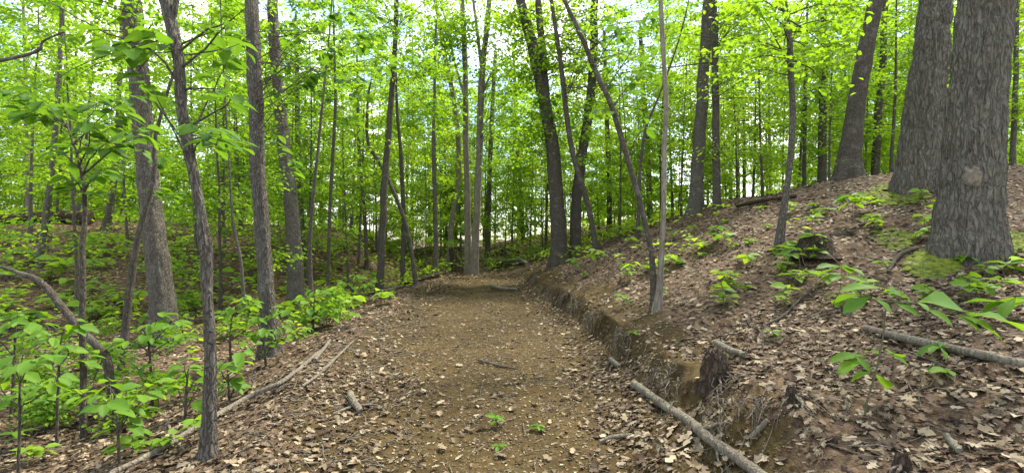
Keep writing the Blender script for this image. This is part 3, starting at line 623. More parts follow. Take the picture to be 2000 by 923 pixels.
spl(T7, b7, 8.0, [(640, 90), (720, 190), (580, 110), (455, 60), (430, 130), (560, 40), (620, 120), (760, 130), (800, 100), (680, 20), (740, 20), (700, 70), (735, 95), (700, 150), (665, 85), (745, 60), (600, 150), (560, 205), (545, 130), (650, 200), (615, 180), (690, 235), (740, 250), (590, 60), (640, 30), (660, 150), (545, 290), (570, 330)], 9, .17, LM_D, [(498, 200), (496, 120), (498, 180), (494, 90), (494, 60), (500, 220), (502, 260), (497, 170)], .28)
spl(T17, b17, b17.y, [(1218, 105), (1250, 60), (1200, 150), (1215, 242), (1262, 240), (1246, 175), (1232, 40), (1180, 60), (1290, 90), (1165, 215), (1200, 30), (1260, 130), (1140, 110), (1120, 40), (1275, 20)], 7, .15, LM_D, [(1160, 135), (1150, 100), (1180, 180), (1200, 220), (1225, 310), (1195, 210)], .24)
spl(T14, b14, 17.6, [(1072, 200), (1085, 215), (1058, 190), (1080, 185)], 7, .22, LM_D, [(1068, 230), (1070, 240)], .4)
def high_leaves(e, b, Y, lst, n, spread, L, rt):
    mb = MB(); c = []
    rt = sorted(rt, key=lambda t: t[1])
    for i, (x, y) in enumerate(lst):
        g = min(range(len(rt)-1), key=lambda g: abs((rt[g][1]+rt[g+1][1])/2-y-50+RN.normal(0, 40))); f = RN.uniform(0, 1); r0 = [rt[g][0]*f+rt[g+1][0]*(1-f), rt[g][1]*f+rt[g+1][1]*(1-f)]
        q = P(x, y, Y+RN.uniform(-.8, .8)); branch_part(e, [P(*r0, Y)-b, (P(*r0, Y)*.4+q*.6)-b+Vector((0, 0, .1)), q-b], .014, B_DARK, 5)
        c.append(np.array(q-b)+RN.normal(0, 1, (n, 3))*np.array([spread, spread, spread*.35]))
    c = np.concatenate(c); n = len(c); a = RN.uniform(0, 6.28, n)
    leaves(mb, c, np.stack([np.cos(a), np.sin(a), RN.normal(-.3, .3, n)], 1), nrm(np.array([0, 0, 1.])+RN.normal(0, .4, (n, 3))), L*RN.uniform(.7, 1.2, n), L*.7*RN.uniform(.7, 1.2, n), 'oval', RN.uniform(0, .5 if Y > 12 else .2, n)); link('leaf_sprays', mb.mesh('leaf_sprays', M_LEAF, False), e)
RX = lambda n, x0, x1, y0, y1: [(float(RN.uniform(x0, x1)), float(RN.uniform(y0, y1))) for _ in range(n)]
high_leaves(T13, b13, 21.6, RX(26, 930, 1060, -20, 260), 110, .42, .16, [(940, 240), (938, 290), (945, 120), (948, 60)])
high_leaves(T13b, b13b, 22, RX(16, 850, 920, -20, 240), 110, .42, .16, [(909, 250), (906, 120), (904, 60)])
high_leaves(T13c, b13c, 23.6, RX(24, 790, 890, -20, 260), 110, .45, .16, [(885, 220), (870, 120), (855, 40)])
high_leaves(T14, b14, 18.2, RX(40, 970, 1140, -20, 330), 80, .35, .14, [(1085, 340), (1070, 230), (1045, 110), (1058, 80)])
high_leaves(T15, b15, 18.9, RX(20, 1110, 1240, 0, 240), 55, .38, .14, [(1152, 210), (1158, 120), (1160, 40)])
high_leaves(T20, b20, 14.3, RX(24, 1300, 1560, -20, 210), 55, .3, .12, [(1396, 60), (1397, 140), (1395, 10), (1398, 200)])
high_leaves(T14, b14, 17.8, RX(26, 985, 1140, -25, 140), 80, .36, .14, [(1040, 90), (1018, 10), (1060, 180)])
high_leaves(T16, b16, 16.6, RX(34, 1130, 1370, -20, 270), 85, .36, .13, [(1098, 140), (1106, 200), (1090, 70), (1084, 20)])
high_leaves(T21, b21, b21.y, RX(22, 1430, 1660, -20, 170), 45, .22, .12, [(1540, 60), (1545, 150), (1534, 5)])
high_leaves(T9, b9, 16.2, RX(28, 610, 880, -20, 240), 95, .35, .13, [(770, 90), (765, 190), (776, 20)])
high_leaves(T4, b4, 9.7, RX(22, 60, 430, -20, 190), 45, .22, .12, [(262, 60), (270, 140), (256, 10)])
high_leaves(T8, b8, 13.2, RX(20, 450, 700, -20, 200), 50, .3, .12, [(538, 90), (545, 190), (532, 20)])
high_leaves(T22, b22, 15.6, RX(18, 1560, 1760, -20, 160), 55, .32, .13, [(1609, 100), (1610, 20)])
# low plants at bottom left
lo = [('low leafy plant at the lower left corner with broad toothed leaves', [(35, 800), (40, 740), (45, 690)], 4.3, [(30, 685), (75, 700), (0, 740), (55, 760), (110, 735)]),
      ('broad-leaved sapling with drooping bright leaves beside the bowed stem', [(235, 830), (225, 780), (205, 750)], 4.0, [(190, 770), (240, 785), (285, 768), (150, 755), (215, 740), (300, 745)]),
      ('leafy plant left of the bowed bare stem', [(110, 760), (115, 700), (125, 640)], 4.9, [(95, 640), (150, 625), (60, 605), (125, 670), (175, 690), (90, 690)]),
      ('dense leafy shrub at the foot of the thick left tree', [(300, 720), (290, 670), (270, 630)], 6., [(240, 660), (290, 650), (330, 640), (270, 690), (350, 625), (310, 610), (220, 690), (370, 650)]),
      ('leafy plant between the crooked sapling and the thick left tree', [(360, 770), (365, 740), (370, 715)], 4.9, [(350, 735), (385, 715), (365, 690), (395, 745)]),
      ('bright leafy seedling clump right of the crooked sapling', [(450, 770), (445, 730), (440, 700)], 5.4, [(440, 705), (470, 690), (455, 735), (430, 740)]),
      ('leafy shrub around the foot of the straight grey tree', [(520, 720), (515, 670), (505, 630)], 7.3, [(470, 640), (500, 610), (530, 600), (555, 625), (590, 640), (540, 655), (480, 660), (565, 600), (515, 640)]),
      ('leafy shrub left of the straight grey tree base', [(450, 690), (450, 650), (455, 610)], 7.8, [(430, 610), (460, 595), (480, 575), (445, 640), (410, 630), (495, 590)]),
      ('shaded leafy sapling behind the low corner plants', [(20, 720), (30, 660), (30, 620)], 5.6, [(20, 620), (60, 640), (-20, 650), (10, 590), (90, 615)]),
      ('pale green plant at the left path edge below the slender rim tree', [(690, 590), (688, 565), (685, 545)], 13, [(670, 545), (695, 540), (710, 560), (660, 565), (725, 548)]),
      ('leafy plant at the left path edge below the grey-brown tree', [(610, 650), (612, 610), (615, 580)], 9.6, [(590, 575), (620, 560), (640, 590), (605, 605), (655, 575), (575, 600)])]
for lab, stem, Y, sps in lo: sapling(lab, stem, Y, sps, .15 if Y < 8 else .2, LM_G, w0=6, n=8, spread=.2 if Y < 8 else .32, name='leafy_plant', cat='plant')
LOW = [model('leafy_plant', B_DARK, 450+i, .8+.15*i, .009, .3, .6+.06*i, 10, 4, 6, .15, .12, tm='oval', wob=.08, lm=M_LEAFG) for i in range(4)]
for i in range(20):
    Y = 5.2+9*RN.uniform()**1.3; x = EL(Y)-RN.uniform(.5, 1.2+Y*.42)
    stand(LOW[i % 4], x, Y, RN.uniform(.3, .62), RN.uniform(0, 6.28), 'leafy_plant', 'low leafy plant in the green layer along the left edge of the path', 'low leafy plants left of the path', 'plant')
# the bowed bare stem at left
bb = hit(232, 822); e = thing('bowed_sapling', 'dark bare stem bowed over to the left above the low plants', 'sapling', bb)
m = MB(); sp, sr = spline([bb-Vector((0, 0, .1))]+[P(x, y, bb.y) for x, y in ((218, 760), (208, 700), (185, 670), (150, 635), (115, 590), (90, 560), (68, 543), (40, 533), (0, 520), (-40, 512))], np.array([17, 16, 15, 14, 13, 13, 12, 11, 8, 6, 5])/2000*bb.y, 60)
sp[1:-1] += RN.normal(0, .003, (58, 3)); add_tube(m, sp-np.array(bb), sr, 12, bark_disp(.004, 25)); link('stem', m.mesh('stem', B_DARK), e)
branch_part(e, [P(66, 542, bb.y)-bb, P(40, 541, bb.y)-bb, P(0, 536, bb.y)-bb, P(-40, 532, bb.y)-bb], .016, B_DARK)
branch_part(e, [P(200, 700, bb.y)-bb, P(180, 745, bb.y)-bb, P(160, 760, bb.y)-bb], .007, B_DARK)
# dark slanting stem in front of the thick left tree
sapling('dark slanting stem crossing in front of the thick left tree', [(234, 660), (250, 590), (262, 500), (280, 420), (300, 345), (303, 270), (330, 170), (345, 120)], 7.6, [(330, 190), (300, 250)], .15, LM_D, w0=15, n=6)
# long bare twigs at upper left
for lab, pts, Y, wv in [('long bare bough reaching in at upper left edge', [(-40, 124), (30, 112), (75, 98), (85, 80), (125, 62)], 5.5, 8)]:
    e = thing('branch', lab, 'branch', P(*pts[0], Y)); o = P(*pts[0], Y)
    m = MB(); sp, sr = spline([P(x, y, Y)-o for x, y in pts], np.linspace(wv, 3, len(pts))/2000*Y, 24); add_tube(m, sp, sr, 8); link('limb', m.mesh('limb', B_DARK), e)
    m = MB(); sp, sr = spline([P(75, 98, Y)-o, P(90, 100, Y)-o, P(105, 97, Y)-o], [.006, .005, .002], 8); add_tube(m, sp, sr, 6); link('twig', m.mesh('twig', B_DARK), e)
for tr, b, pts in [(T6, b6, [(350, 165), (300, 100), (200, 60), (110, 10), (80, -10)]), (T6, b6, [(352, 100), (400, 60), (440, 45), (480, 15)]), (T6, b6, [(355, 130), (400, 95), (440, 50), (475, 20)]), (T6, b6, [(357, 175), (400, 172), (450, 176)]), (T4, b4, [(296, 260), (305, 215), (325, 160), (345, 110)])]:
    branch_part(tr, [P(x, y, b.y)-b for x, y in pts], .010, B_DARK)
# ------------------------------------------------------------------ right-hand plants
b = hit(1688, 812); Yp = b.y; e = thing('leafy_plant', 'broad-leaved pawpaw seedling on the bank spreading long leaves to the right', 'plant', b)
q = lambda x, y, dy=0: P(x, y, Yp+dy)-b
m = MB(); sp, sr = spline([Vector((0, 0, -.08)), q(1692, 790), q(1712, 720), q(1724, 660), q(1730, 605), q(1735, 578)], [.006, .006, .005, .005, .004, .002], 30); add_tube(m, sp, sr, 8); link('stem', m.mesh('stem', M_STEM), e)
branch_part(e, [q(1733, 588), q(1790, 592), q(1860, 612), q(1905, 615)], .004, M_STEM)
branch_part(e, [q(1731, 600), q(1700, 580), q(1685, 575)], .003, M_STEM)
branch_part(e, [q(1712, 715), q(1690, 694), q(1670, 690)], .003, M_STEM)
branch_part(e, [q(1716, 700), q(1735, 690)], .003, M_STEM)
for (x0, y0, x1, y1, dy) in [(1728, 562, 1640, 557, .06), (1700, 578, 1648, 603, -.05), (1702, 577, 1746, 606, -.12), (1745, 590, 1800, 612, -.08), (1735, 572, 1770, 568, .15), (1782, 590, 1752, 576, .12), (1790, 588, 1815, 602, -.1), (1800, 598, 1866, 628, -.1), (1795, 588, 1900, 590, .12), (1862, 612, 1926, 645, -.08), (1872, 613, 1972, 655, -.05), (1905, 614, 2010, 628, .06), (1850, 606, 1905, 598, .2), (1690, 574, 1630, 580, .2),
        (1692, 692, 1618, 697, .05), (1690, 696, 1636, 722, -.06), (1668, 692, 1702, 722, -.1), (1735, 690, 1778, 708, -.04), (1720, 692, 1690, 678, .15), (1735, 690, 1760, 685, .15), (1705, 725, 1655, 738, .12), (1705, 728, 1738, 748, .12)]:
    p0 = q(x0, y0); p1 = q(x1, y1, dy); d = p1-p0
    put_leaf(LM_G[2], e, p0, d, (RN.normal(0, .2), RN.normal(-.45, .2), 1), d.length, .5)
def whorl(label, px, py, hpx, n, L, lm=LM_G, name='seedling', cat='seedling', tilt=0., group=None, wr=.5):
    b = hit(px, py); e = thing(name, label, cat, b, group); hh = hpx/1000*b.y
    m = MB(); top = Vector((tilt, RN.normal(0, .02), hh)); sp, sr = spline([Vector((0, 0, -.05)), top*.5+Vector((.01, 0, 0)), top], [.004, .003, .002], 8); add_tube(m, sp, sr, 5); link('stem', m.mesh('stem', M_STEM), e)
    for i in range(n):
        a = i*GA+RN.normal(0, .3); p = top*(1-.22*(i//5)); put_leaf(lm[i % len(lm)], e, p, (math.cos(a), math.sin(a), RN.normal(-.05, .2)), (RN.normal(0, .2), RN.normal(-.25, .2), 1), L*RN.uniform(.75, 1.15), wr)
    return e
whorl('seedling with a flat whorl of long leaves left of the mossy ground patch', 1635, 600, 80, 11, .26, [LM_G[2]], tilt=.06)
whorl('pale leafy seedling in front of the leaning thick oak', 1665, 440, 58, 10, .26)
whorl('seedling standing on the rotten mossy stump', 1590, 505, 46, 8, .22)
whorl('seedling left of the rotten mossy stump', 1545, 530, 45, 10, .22)
whorl('bright seedling leaning in at the right border above the fallen branch', 1955, 640, 60, 7, .3, [LM_G[2]], tilt=.1)
whorl('two-leaf seedling lying on the right slope beside the fallen branch', 1835, 700, 24, 5, .15)
whorl('small seedling below the fallen branch on the right slope', 1850, 745, 22, 5, .13)
whorl('small seedling in the middle of the near path', 968, 838, 22, 8, .085)
whorl('single bright green leafed sprout on the near path', 972, 878, 8, 4, .075)
whorl('low dark green sprout beside the pale oak leaf on the path', 1050, 840, 10, 6, .075)
whorl('seedling just right of the path bank below the pale sapling', 1215, 600, 24, 7, .13)
whorl('seedling at the top of the bank left of the pale sapling', 1225, 545, 30, 8, .17)
whorl('tall leafy seedling at the far top of the bank', 1165, 530, 42, 10, .28)
whorl('seedling hanging at the bank edge among the roots', 1235, 660, 14, 5, .09)
whorl('bright seedling on the left slope below the crooked sapling', 315, 878, 20, 7, .09)
whorl('bushy seedling on the right slope left of the rotten mossy stump', 1400, 480, 36, 12, .24, LM_D)
whorl('low bush of pale leaves in the brush right of the path end', 1045, 512, 34, 12, .4)
whorl('low pale seedling just behind the path end poplars', 955, 500, 26, 10, .4)
whorl('seedling on the far bank top above the hanging roots', 1120, 535, 28, 9, .3)
whorl('seedling on the bank behind the dark root stump', 1510, 665, 18, 6, .1)
# shared seedling models for the scattered ones
def seed_model(k):
    rg = np.random.default_rng(500+k); mb = MB(); hh = rg.uniform(.1, .22); add_tube(mb, np.array([(0, 0, -.05), (.01, 0, hh*.5), (.02*k, 0, hh)]), [.004, .003, .002], 4, mat=1)
    n = 6+k % 4; a = np.arange(n)*GA+rg.normal(0, .3, n); c = np.stack([.02*k+0*a, 0*a, hh*(1-.4*np.arange(n)/n)], 1)
    L = rg.uniform(.09, .15, n)
    leaves(mb, c, np.stack([np.cos(a), np.sin(a), rg.normal(0, .2, n)], 1), nrm(np.array([0, 0, 1.])+rg.normal(0, .25, (n, 3))), L*1.15, L*.72, 'oval', rg.uniform(.1, .5, n), 0)
    return mb.mesh('seedling', [M_LEAFG, M_STEM])
SEED = [seed_model(k) for k in range(6)]
rg = np.random.default_rng(5)
def scatter_seed(n, fy, label, group, sc):
    i = 0
    while i < n:
        px, py = fy(); p = hit(px, py)
        if p.y > 45 or float(soil_at(p.x, p.y)[0]) > .3: continue
        o = link('seedling', SEED[int(rg.integers(6))], None, p); o.rotation_euler = (0, 0, rg.uniform(0, 6.28)); s = sc*rg.uniform(.6, 1.25)*(1+.02*p.y); o.scale = (s, s, s)
        tag(o, label, 'seedling', group); i += 1
scatter_seed(85, lambda: (rg.uniform(1080, 1990), rg.uniform(400, 610)), 'small green seedling poking through the brown leaves of the right slope', 'seedlings scattered over the right slope', 1.)
scatter_seed(160, lambda: (rg.uniform(0, 760), 470+170*rg.uniform(0, 1)**1.2), 'green seedling among the carpet of seedlings on the left slope', 'seedlings carpeting the left slope', 1.7)
scatter_seed(25, lambda: (rg.uniform(0, 420), rg.uniform(740, 915)), 'small seedling in the brown leaves at the lower left', 'seedlings at the lower left', .8)
# the mass of ground green further back
def undergrowth():
    mb = MB(); n = 4400
    Y = np.sqrt(rg.uniform(8.5**2, 42**2, n)); X = rg.uniform(-1.1, .75, n)*Y
    ok = (soil_at(X, Y)[0] < .2) & ((X < EL(Y)-.7) | (Y > 17) | ((X > ER(Y)+1.2) & (vn(X*.6, Y*.6, 4.4) > .62))) & (vn(X*.35, Y*.35, 8.8) > .22); X, Y = X[ok], Y[ok]; Z = terrain(X, Y)
    for k in range(7):
        a = k*GA+rg.uniform(0, 6.28, len(X)); hh = rg.uniform(.12, .5, len(X))*(1+.3*ss(15, 40, Y)); r = rg.uniform(0, .25, len(X))
        c = np.stack([X+np.cos(a)*r, Y+np.sin(a)*r, Z+hh], 1); L = rg.uniform(.09, .16, len(X))*(1+.015*Y)
        leaves(mb, c, np.stack([np.cos(a), np.sin(a), rg.normal(-.1, .2, len(X))], 1), nrm(np.array([0, 0, 1.])+rg.normal(0, .3, (len(X), 3))), L, L*.62, 'rhomb', rg.uniform(.2, .7, len(X)), 0)
    kind(link('undergrowth', mb.mesh('undergrowth', M_LEAF, False)), 'stuff')
undergrowth()

# ------------------------------------------------------------------ leaf litter, gravel, twigs
def litter():
    mb = MB(); rg = np.random.default_rng(9)
    for (y0, y1, full, big, tms) in ((1.3, 6, 470, .82, ['oak0', 'oak1', 'oak2', 'oak3', 'curl0', 'curl1', 'curl2', 'curl3']), (6, 11, 240, .88, ['curl0', 'curl1', 'lite2', 'curl3', 'lite0', 'lite1']), (11, 19, 120, 1.05, ['rhomb', 'lite1', 'rhomb', 'lite2']), (19, 36, 34, 1.6, ['rhomb'])):
        A = (y1**2-y0**2)*1.15+2*(y1-y0); n = int(A*full)
        Y = np.sqrt(rg.uniform(y0**2, y1**2, n)); X = rg.uniform(-1.15, 1.15, n)*Y
        so, a, b = soil_at(X, Y); s = X-ER(Y); d = EL(Y)-X; cl = vn(X*1.6, Y*1.6, 3.3, 4)
        den = np.where(so < .5, 1., .035+.05*(cl > .6))
        foot = np.exp(-((s+.2)/.34)**2)*(.6+.4*(cl > .4)); berm = np.exp(-((d+.3)/.6)**2)*.8*(cl+.2)
        mid = np.exp(-((X-(ER(Y)-1.3))/.22)**2)*.13*(cl > .4)
        den = den+.3*ss(14, 21, Y)
        den = np.where(so > .5, np.clip(den+foot+berm+mid, 0, 1), den)
        den = np.where((s > -.05) & (s < BW(Y)+1.) & (so > .4), np.maximum(den, .8*ss(.42, .58, vn(X*2.6, Y*2.6, 1.1, 6))), den)*np.where((s > .15) & (s < BW(Y)*.8), .6, 1.)
        ok = rg.uniform(0, 1, n) < den; X, Y = X[ok], Y[ok]; n = len(X)
        Z = terrain(X, Y); nn = nrm(tnormal(X, Y)+rg.normal(0, .22, (n, 3))); az = rg.uniform(0, 6.28, n)
        d3 = np.stack([np.cos(az), np.sin(az), 0*az], 1); d3 = nrm(d3-nn*(d3*nn).sum(1, keepdims=True))
        L = rg.uniform(.045, .118, n)*big; t = np.clip(rg.beta(1.35, 2.5, n)*.82, 0, .85)
        c = np.stack([X, Y, Z+rg.uniform(.002, .03, n)], 1)-d3*L[:, None]*.5
        pick = rg.integers(0, len(tms), n)
        for k, tm in enumerate(tms):
            q = pick == k
            leaves(mb, c[q], d3[q], nn[q], L[q], L[q]*(.75 if tm[0] != 'r' else .6), tm, t[q], 0, rg.uniform(.4, 1.8, q.sum()))
    n = 46000; Y = 1.5+12.5*rg.uniform(0, 1, n)**1.3; X = rg.uniform(-4.5, 4, n); ok = soil_at(X, Y)[0] > .3; X, Y = X[ok], Y[ok]; n = len(X)
    az = rg.uniform(0, 6.28, n); L = rg.uniform(.012, .05, n)
    leaves(mb, np.stack([X, Y, terrain(X, Y)+.006], 1), np.stack([np.cos(az), np.sin(az), 0*az], 1), nrm(tnormal(X, Y)+rg.normal(0, .2, (n, 3))), L, L*rg.uniform(.12, .6, n), 'rhomb', rg.beta(1.6, 1.6, n)*.85)
    kind(link('leaf_litter', mb.mesh('leaf_litter', M_DRYL, False)), 'stuff')
litter()
def gravel():
    mb = MB(); rg = np.random.default_rng(10); n = 66000
    ov = np.array([(1, 0, 0), (-1, 0, 0), (0, 1, 0), (0, -1, 0), (0, 0, .7), (0, 0, -.5)]); of = np.array([(0, 2, 4), (2, 1, 4), (1, 3, 4), (3, 0, 4), (2, 0, 5), (1, 2, 5), (3, 1, 5), (0, 3, 5)])
    Y = 1.6+9.5*rg.uniform(0, 1, n)**1.25; X = rg.uniform(-3.6, 3.4, n)
    ok = (soil_at(X, Y)[0] > .45) & (vn(X*1.3, Y*1.3, 6.1, 8) > .15); X, Y = X[ok], Y[ok]; n = len(X)
    r = .0025+.011*rg.beta(1.1, 4.5, n)*1.6; a = rg.uniform(0, 6.28, n); c = np.stack([X, Y, terrain(X, Y)+r*.25], 1)
    v = ov[None]*rg.uniform(.6, 1.35, (n, 6, 1)); ca, sa = np.cos(a)[:, None], np.sin(a)[:, None]
    v = np.stack([v[..., 0]*ca-v[..., 1]*sa, v[..., 0]*sa+v[..., 1]*ca, v[..., 2]], 2)*r[:, None, None]+c[:, None]
    mb.add(v.reshape(-1, 3), (of[None]+(np.arange(n)*6)[:, None, None]).reshape(-1, 3), np.repeat(rg.uniform(0, .6, n), 6))
    kind(link('gravel', mb.mesh('gravel', M_STONE, False)), 'stuff')
gravel()
def clods():                                              # lumps of turned earth along the berm and the bank foot
    mb = MB(); rg = np.random.default_rng(14); n = 5200
    Y = 2.2+14*rg.uniform(0, 1, n)**1.3; sd_ = rg.uniform(0, 1, n) < .55
    X = np.where(sd_, ER(Y)+rg.normal(.12, .26, n), EL(Y)+rg.normal(.3, .4, n)); r = .006+.045*rg.beta(1.1, 4.5, n); k = 7; th = np.linspace(0, 6.283, k, endpoint=False)
    z = terrain(X, Y)
    for i in range(n):
        j = rg.uniform(.6, 1.3, (2, k)); v = np.concatenate([np.stack([np.cos(th)*j[0], np.sin(th)*j[0], np.full(k, -.2)], 1), np.stack([np.cos(th)*j[1]*.65, np.sin(th)*j[1]*.65, rg.uniform(.35, .6, k)], 1), [(0, 0, .65)]])*r[i]+np.array([X[i], Y[i], z[i]])
        q = np.arange(k); mb.add(v, np.concatenate([np.stack([q, (q+1) % k, k+(q+1) % k], 1), np.stack([q, k+(q+1) % k, k+q], 1), np.stack([k+q, k+(q+1) % k, np.full(k, 2*k)], 1)]))
    me = mb.mesh('soil_clods', M_GROUND); at = me.attributes.new('soil', 'FLOAT', 'POINT'); at.data.foreach_set('value', np.repeat(rg.uniform(.5, 1, n), 2*k+1).astype(np.float32)); kind(link('soil_clods', me), 'stuff')
clods()
def twigs():
    mb = MB(); rg = np.random.default_rng(12); i = 0
    while i < 1900:
        Y = 1.8+12*rg.uniform()**1.2; X = rg.uniform(-1, 1)*Y if i % 3 else EL(Y)+rg.normal(.35, .4)
        if float(soil_at(X, Y)[0]) > .5 and rg.uniform() < .45: continue
        L = rg.uniform(.06, .36); a = rg.uniform(0, 6.28); t = np.linspace(-.5, .5, 4); x = X+np.cos(a)*L*t+rg.normal(0, .01, 4); y = Y+np.sin(a)*L*t+rg.normal(0, .01, 4)
        z = terrain(x, y)+.012+rg.uniform(0, .02, 4); add_tube(mb, np.stack([x, y, z], 1), rg.uniform(.002, .005)*np.array([1, .9, .8, .5]), 4, tint=rg.uniform(0, .5), cap=False); i += 1
    kind(link('twig_litter', mb.mesh('twig_litter', B_DEAD)), 'stuff')
twigs()
def rootlets():                                           # fine roots hanging from the cut face
    mb = MB(); rg = np.random.default_rng(13)
    for i in range(800):
        Y = 3.2+14*rg.uniform()**1.1
        if vn(0, Y*1.7, 2.2) < .45: continue
        s0 = BW(Y)*rg.uniform(.55, 1.05); X = ER(Y)+s0+.02; z0 = tz(X, Y); L = rg.uniform(.1, .4)
        t = np.linspace(0, 1, 6); a = rg.normal(0, .5); x = X-.17-L*.35*t+rg.normal(0, .022, 6); y = Y+L*np.sin(a)*t*1.6+rg.normal(0, .025, 6)
        z = np.maximum(z0+.02-L*1.1*t**1.4, terrain(x, y)+.008); z[0] = z0-.02
        add_tube(mb, np.stack([x, y, z], 1), rg.uniform(.0015, .005)*np.linspace(1, .3, 6), 4, tint=0, mat=i % 2, cap=False)
    kind(link('root_fringe', mb.mesh('root_fringe', [B_ROOT, B_DEAD])), 'stuff')
rootlets()
# moss mats at the feet of the oaks
def moss(px0, px1, py0, py1, n):
    mb = MB(); rg = np.random.default_rng(px0); c = []
    ym = (py0+py1)/2; A, B, F, K = hit(px0, ym), hit(px1, ym), hit((px0+px1)/2, py1), hit((px0+px1)/2, py0); m = (A+B)/2
    xy = rg.uniform(-1, 1, (n*2, 2)); xy = xy[(xy**2).sum(1) < 1-.5*rg.uniform(0, 1, n*2)][:n]
    wx, wy = m.x+xy[:, 0]*(B.x-A.x)/2+np.where(xy[:, 1] < 0, -xy[:, 1]*(F.x-m.x), xy[:, 1]*(K.x-m.x)), m.y+xy[:, 0]*(B.y-A.y)/2+np.where(xy[:, 1] < 0, -xy[:, 1]*(F.y-m.y), xy[:, 1]*(K.y-m.y))
    c = [Vector(q) for q in zip(wx, wy, terrain(wx, wy))]
    for p in c:
        r = rg.uniform(.025, .07); k = 6; th = np.linspace(0, 6.28, k, endpoint=False); j = rg.uniform(.7, 1.3, k)
        v = np.vstack([np.stack([p.x+np.cos(th)*r*j, p.y+np.sin(th)*r*j, [p.z-.005]*k], 1), np.stack([p.x+np.cos(th)*r*j*.6, p.y+np.sin(th)*r*j*.6, [p.z+r*.35]*k], 1), [(p.x, p.y, p.z+r*.5)]])
        i = np.arange(k); f = np.concatenate([np.stack([i, (i+1) % k, k+(i+1) % k], 1), np.stack([i, k+(i+1) % k, k+i], 1), np.stack([k+i, k+(i+1) % k, np.full(k, 2*k)], 1)])
        mb.add(v, f, rg.uniform(0, .5))
    kind(link('moss', mb.mesh('moss', M_MOSS)), 'stuff')
moss(1680, 1815, 358, 402, 620); moss(1765, 1880, 484, 545, 620); moss(1945, 2010, 450, 500, 260); moss(1700, 1790, 440, 490, 130)

# ------------------------------------------------------------------ fallen wood, stumps, single leaves
def stick(name, label, cat, pts, wpx, bark, n=10, lift=.5, side=None, seed=0):
    q = [hit(x, y) for x, y in pts]; r = [w_/2000*p.y for w_, p in zip(wpx, q)]
    q = [p+Vector((0, 0, rr*lift*2)) for p, rr in zip(q, r)]; o = q[0].copy(); e = thing(name, label, cat, o)
    k = max(12, int(sum((q[i+1]-q[i]).length for i in range(len(q)-1))/.05)); sp, sr = spline([p-o for p in q], r, min(k, 90))
    sp[1:-1] += RN.normal(0, 1, (len(sp)-2, 3))*np.mean(r)*.07
    sp[:, 2] = np.maximum(sp[:, 2], terrain(sp[:, 0]+o.x, sp[:, 1]+o.y)-o.z+sr*.45)
    if len(sp) > 9: sp[3:-3, 2] = np.convolve(sp[:, 2], np.ones(7)/7, 'valid')
    mb = MB(); add_tube(mb, sp, sr, n, bark_disp(np.mean(r)*.16, 1.1/np.mean(r)*.5, seed)); link('wood', mb.mesh('wood', bark), e)
    for sl in side or []:
        qs = [hit(x, y)+Vector((0, 0, .02+zz)) for x, y, zz in sl]; branch_part(e, [p-o for p in qs], np.mean(r)*.45, bark)
    return e
stick('fallen_pole', 'long pale greenish pole lying at the foot of the bank nearest the camera', 'fallen branch', [(1238, 757), (1300, 802), (1370, 855), (1440, 905), (1500, 950)], [15, 17, 19, 21, 23], B_DEAD, 16, .55, [[(1390, 868, .02), (1400, 895, .02), (1410, 930, .0)], [(1375, 850, .03), (1410, 842, .03), (1430, 838, .02)]], 2)
stick('fallen_pole', 'long grey pole lying behind the crooked sapling along the left slope', 'fallen branch', [(215, 935), (300, 893), (400, 833), (480, 787), (560, 745), (625, 690)], [12, 12, 12, 11, 9, 6], B_DEAD, 10, .8, None, 3)
stick('fallen_branch', 'brown fallen branch lying across the right slope', 'fallen branch', [(1690, 648), (1760, 668), (1840, 686), (1930, 705), (2030, 728)], [13, 17, 17, 18, 18], B_DEAD, 12, .6, [[(1760, 665, .02), (1735, 660, .06), (1715, 668, .03)]], 4)
stick('fallen_log', 'dark fallen log across the far left slope', 'fallen log', [(-60, 440), (40, 436), (120, 434), (178, 438)], [16, 20, 24, 26], B_ROT, 16, .5, None, 5)
stick('fallen_log', 'dark log lying on the crest of the right slope', 'fallen log', [(1440, 405), (1490, 396), (1555, 386)], [6, 8, 7], B_ROT, 12, .6, None, 6)
stick('fallen_log', 'weathered log lying across the end of the path', 'fallen log', [(935, 512), (975, 516), (1020, 514)], [7, 9, 8], B_DEAD, 10, .8, None, 7)
stick('fallen_log', 'dark rotten log pointing at the pale path-end poplars', 'fallen log', [(960, 502), (985, 494), (1012, 497)], [6, 8, 6], B_ROT, 10, .8, None, 41)
stick('fallen_branch', 'grey bare branch on the brush at the far right of the path end', 'fallen branch', [(1000, 522), (1030, 514), (1065, 505)], [5, 5, 3], B_DEAD, 8, 1., [[(1030, 514, .1), (1045, 500, .35), (1052, 492, .5)]], 42)
stick('fallen_branch', 'reddish dead branch lying across the path near its far end', 'fallen branch', [(958, 562), (980, 567), (1008, 568)], [7, 6, 5], B_DEAD, 8, .9, None, 43)
stick('fallen_branch', 'forked grey branch lying on the debris of the left rim', 'fallen branch', [(590, 760), (625, 735), (660, 700), (690, 668)], [6, 6, 5, 3], B_DEAD, 8, 1.1, [[(625, 735, .05), (655, 728, .08), (690, 726, .04)]], 44)
stick('fallen_log', 'thin log slanting down behind the end of the path', 'fallen log', [(985, 495), (1010, 510), (1030, 520)], [7, 8, 7], B_DEAD, 10, .8, None, 8)
stick('fallen_log', 'dark broken log beside the left rim at the path end', 'fallen log', [(790, 560), (830, 548), (868, 537)], [7, 9, 8], B_ROT, 10, .7, None, 9)
stick('fallen_log', 'dark broken log on the bank top left of the pale sapling', 'fallen log', [(1085, 518), (1105, 505), (1125, 495)], [12, 14, 10], B_ROT, 10, .8, None, 10)
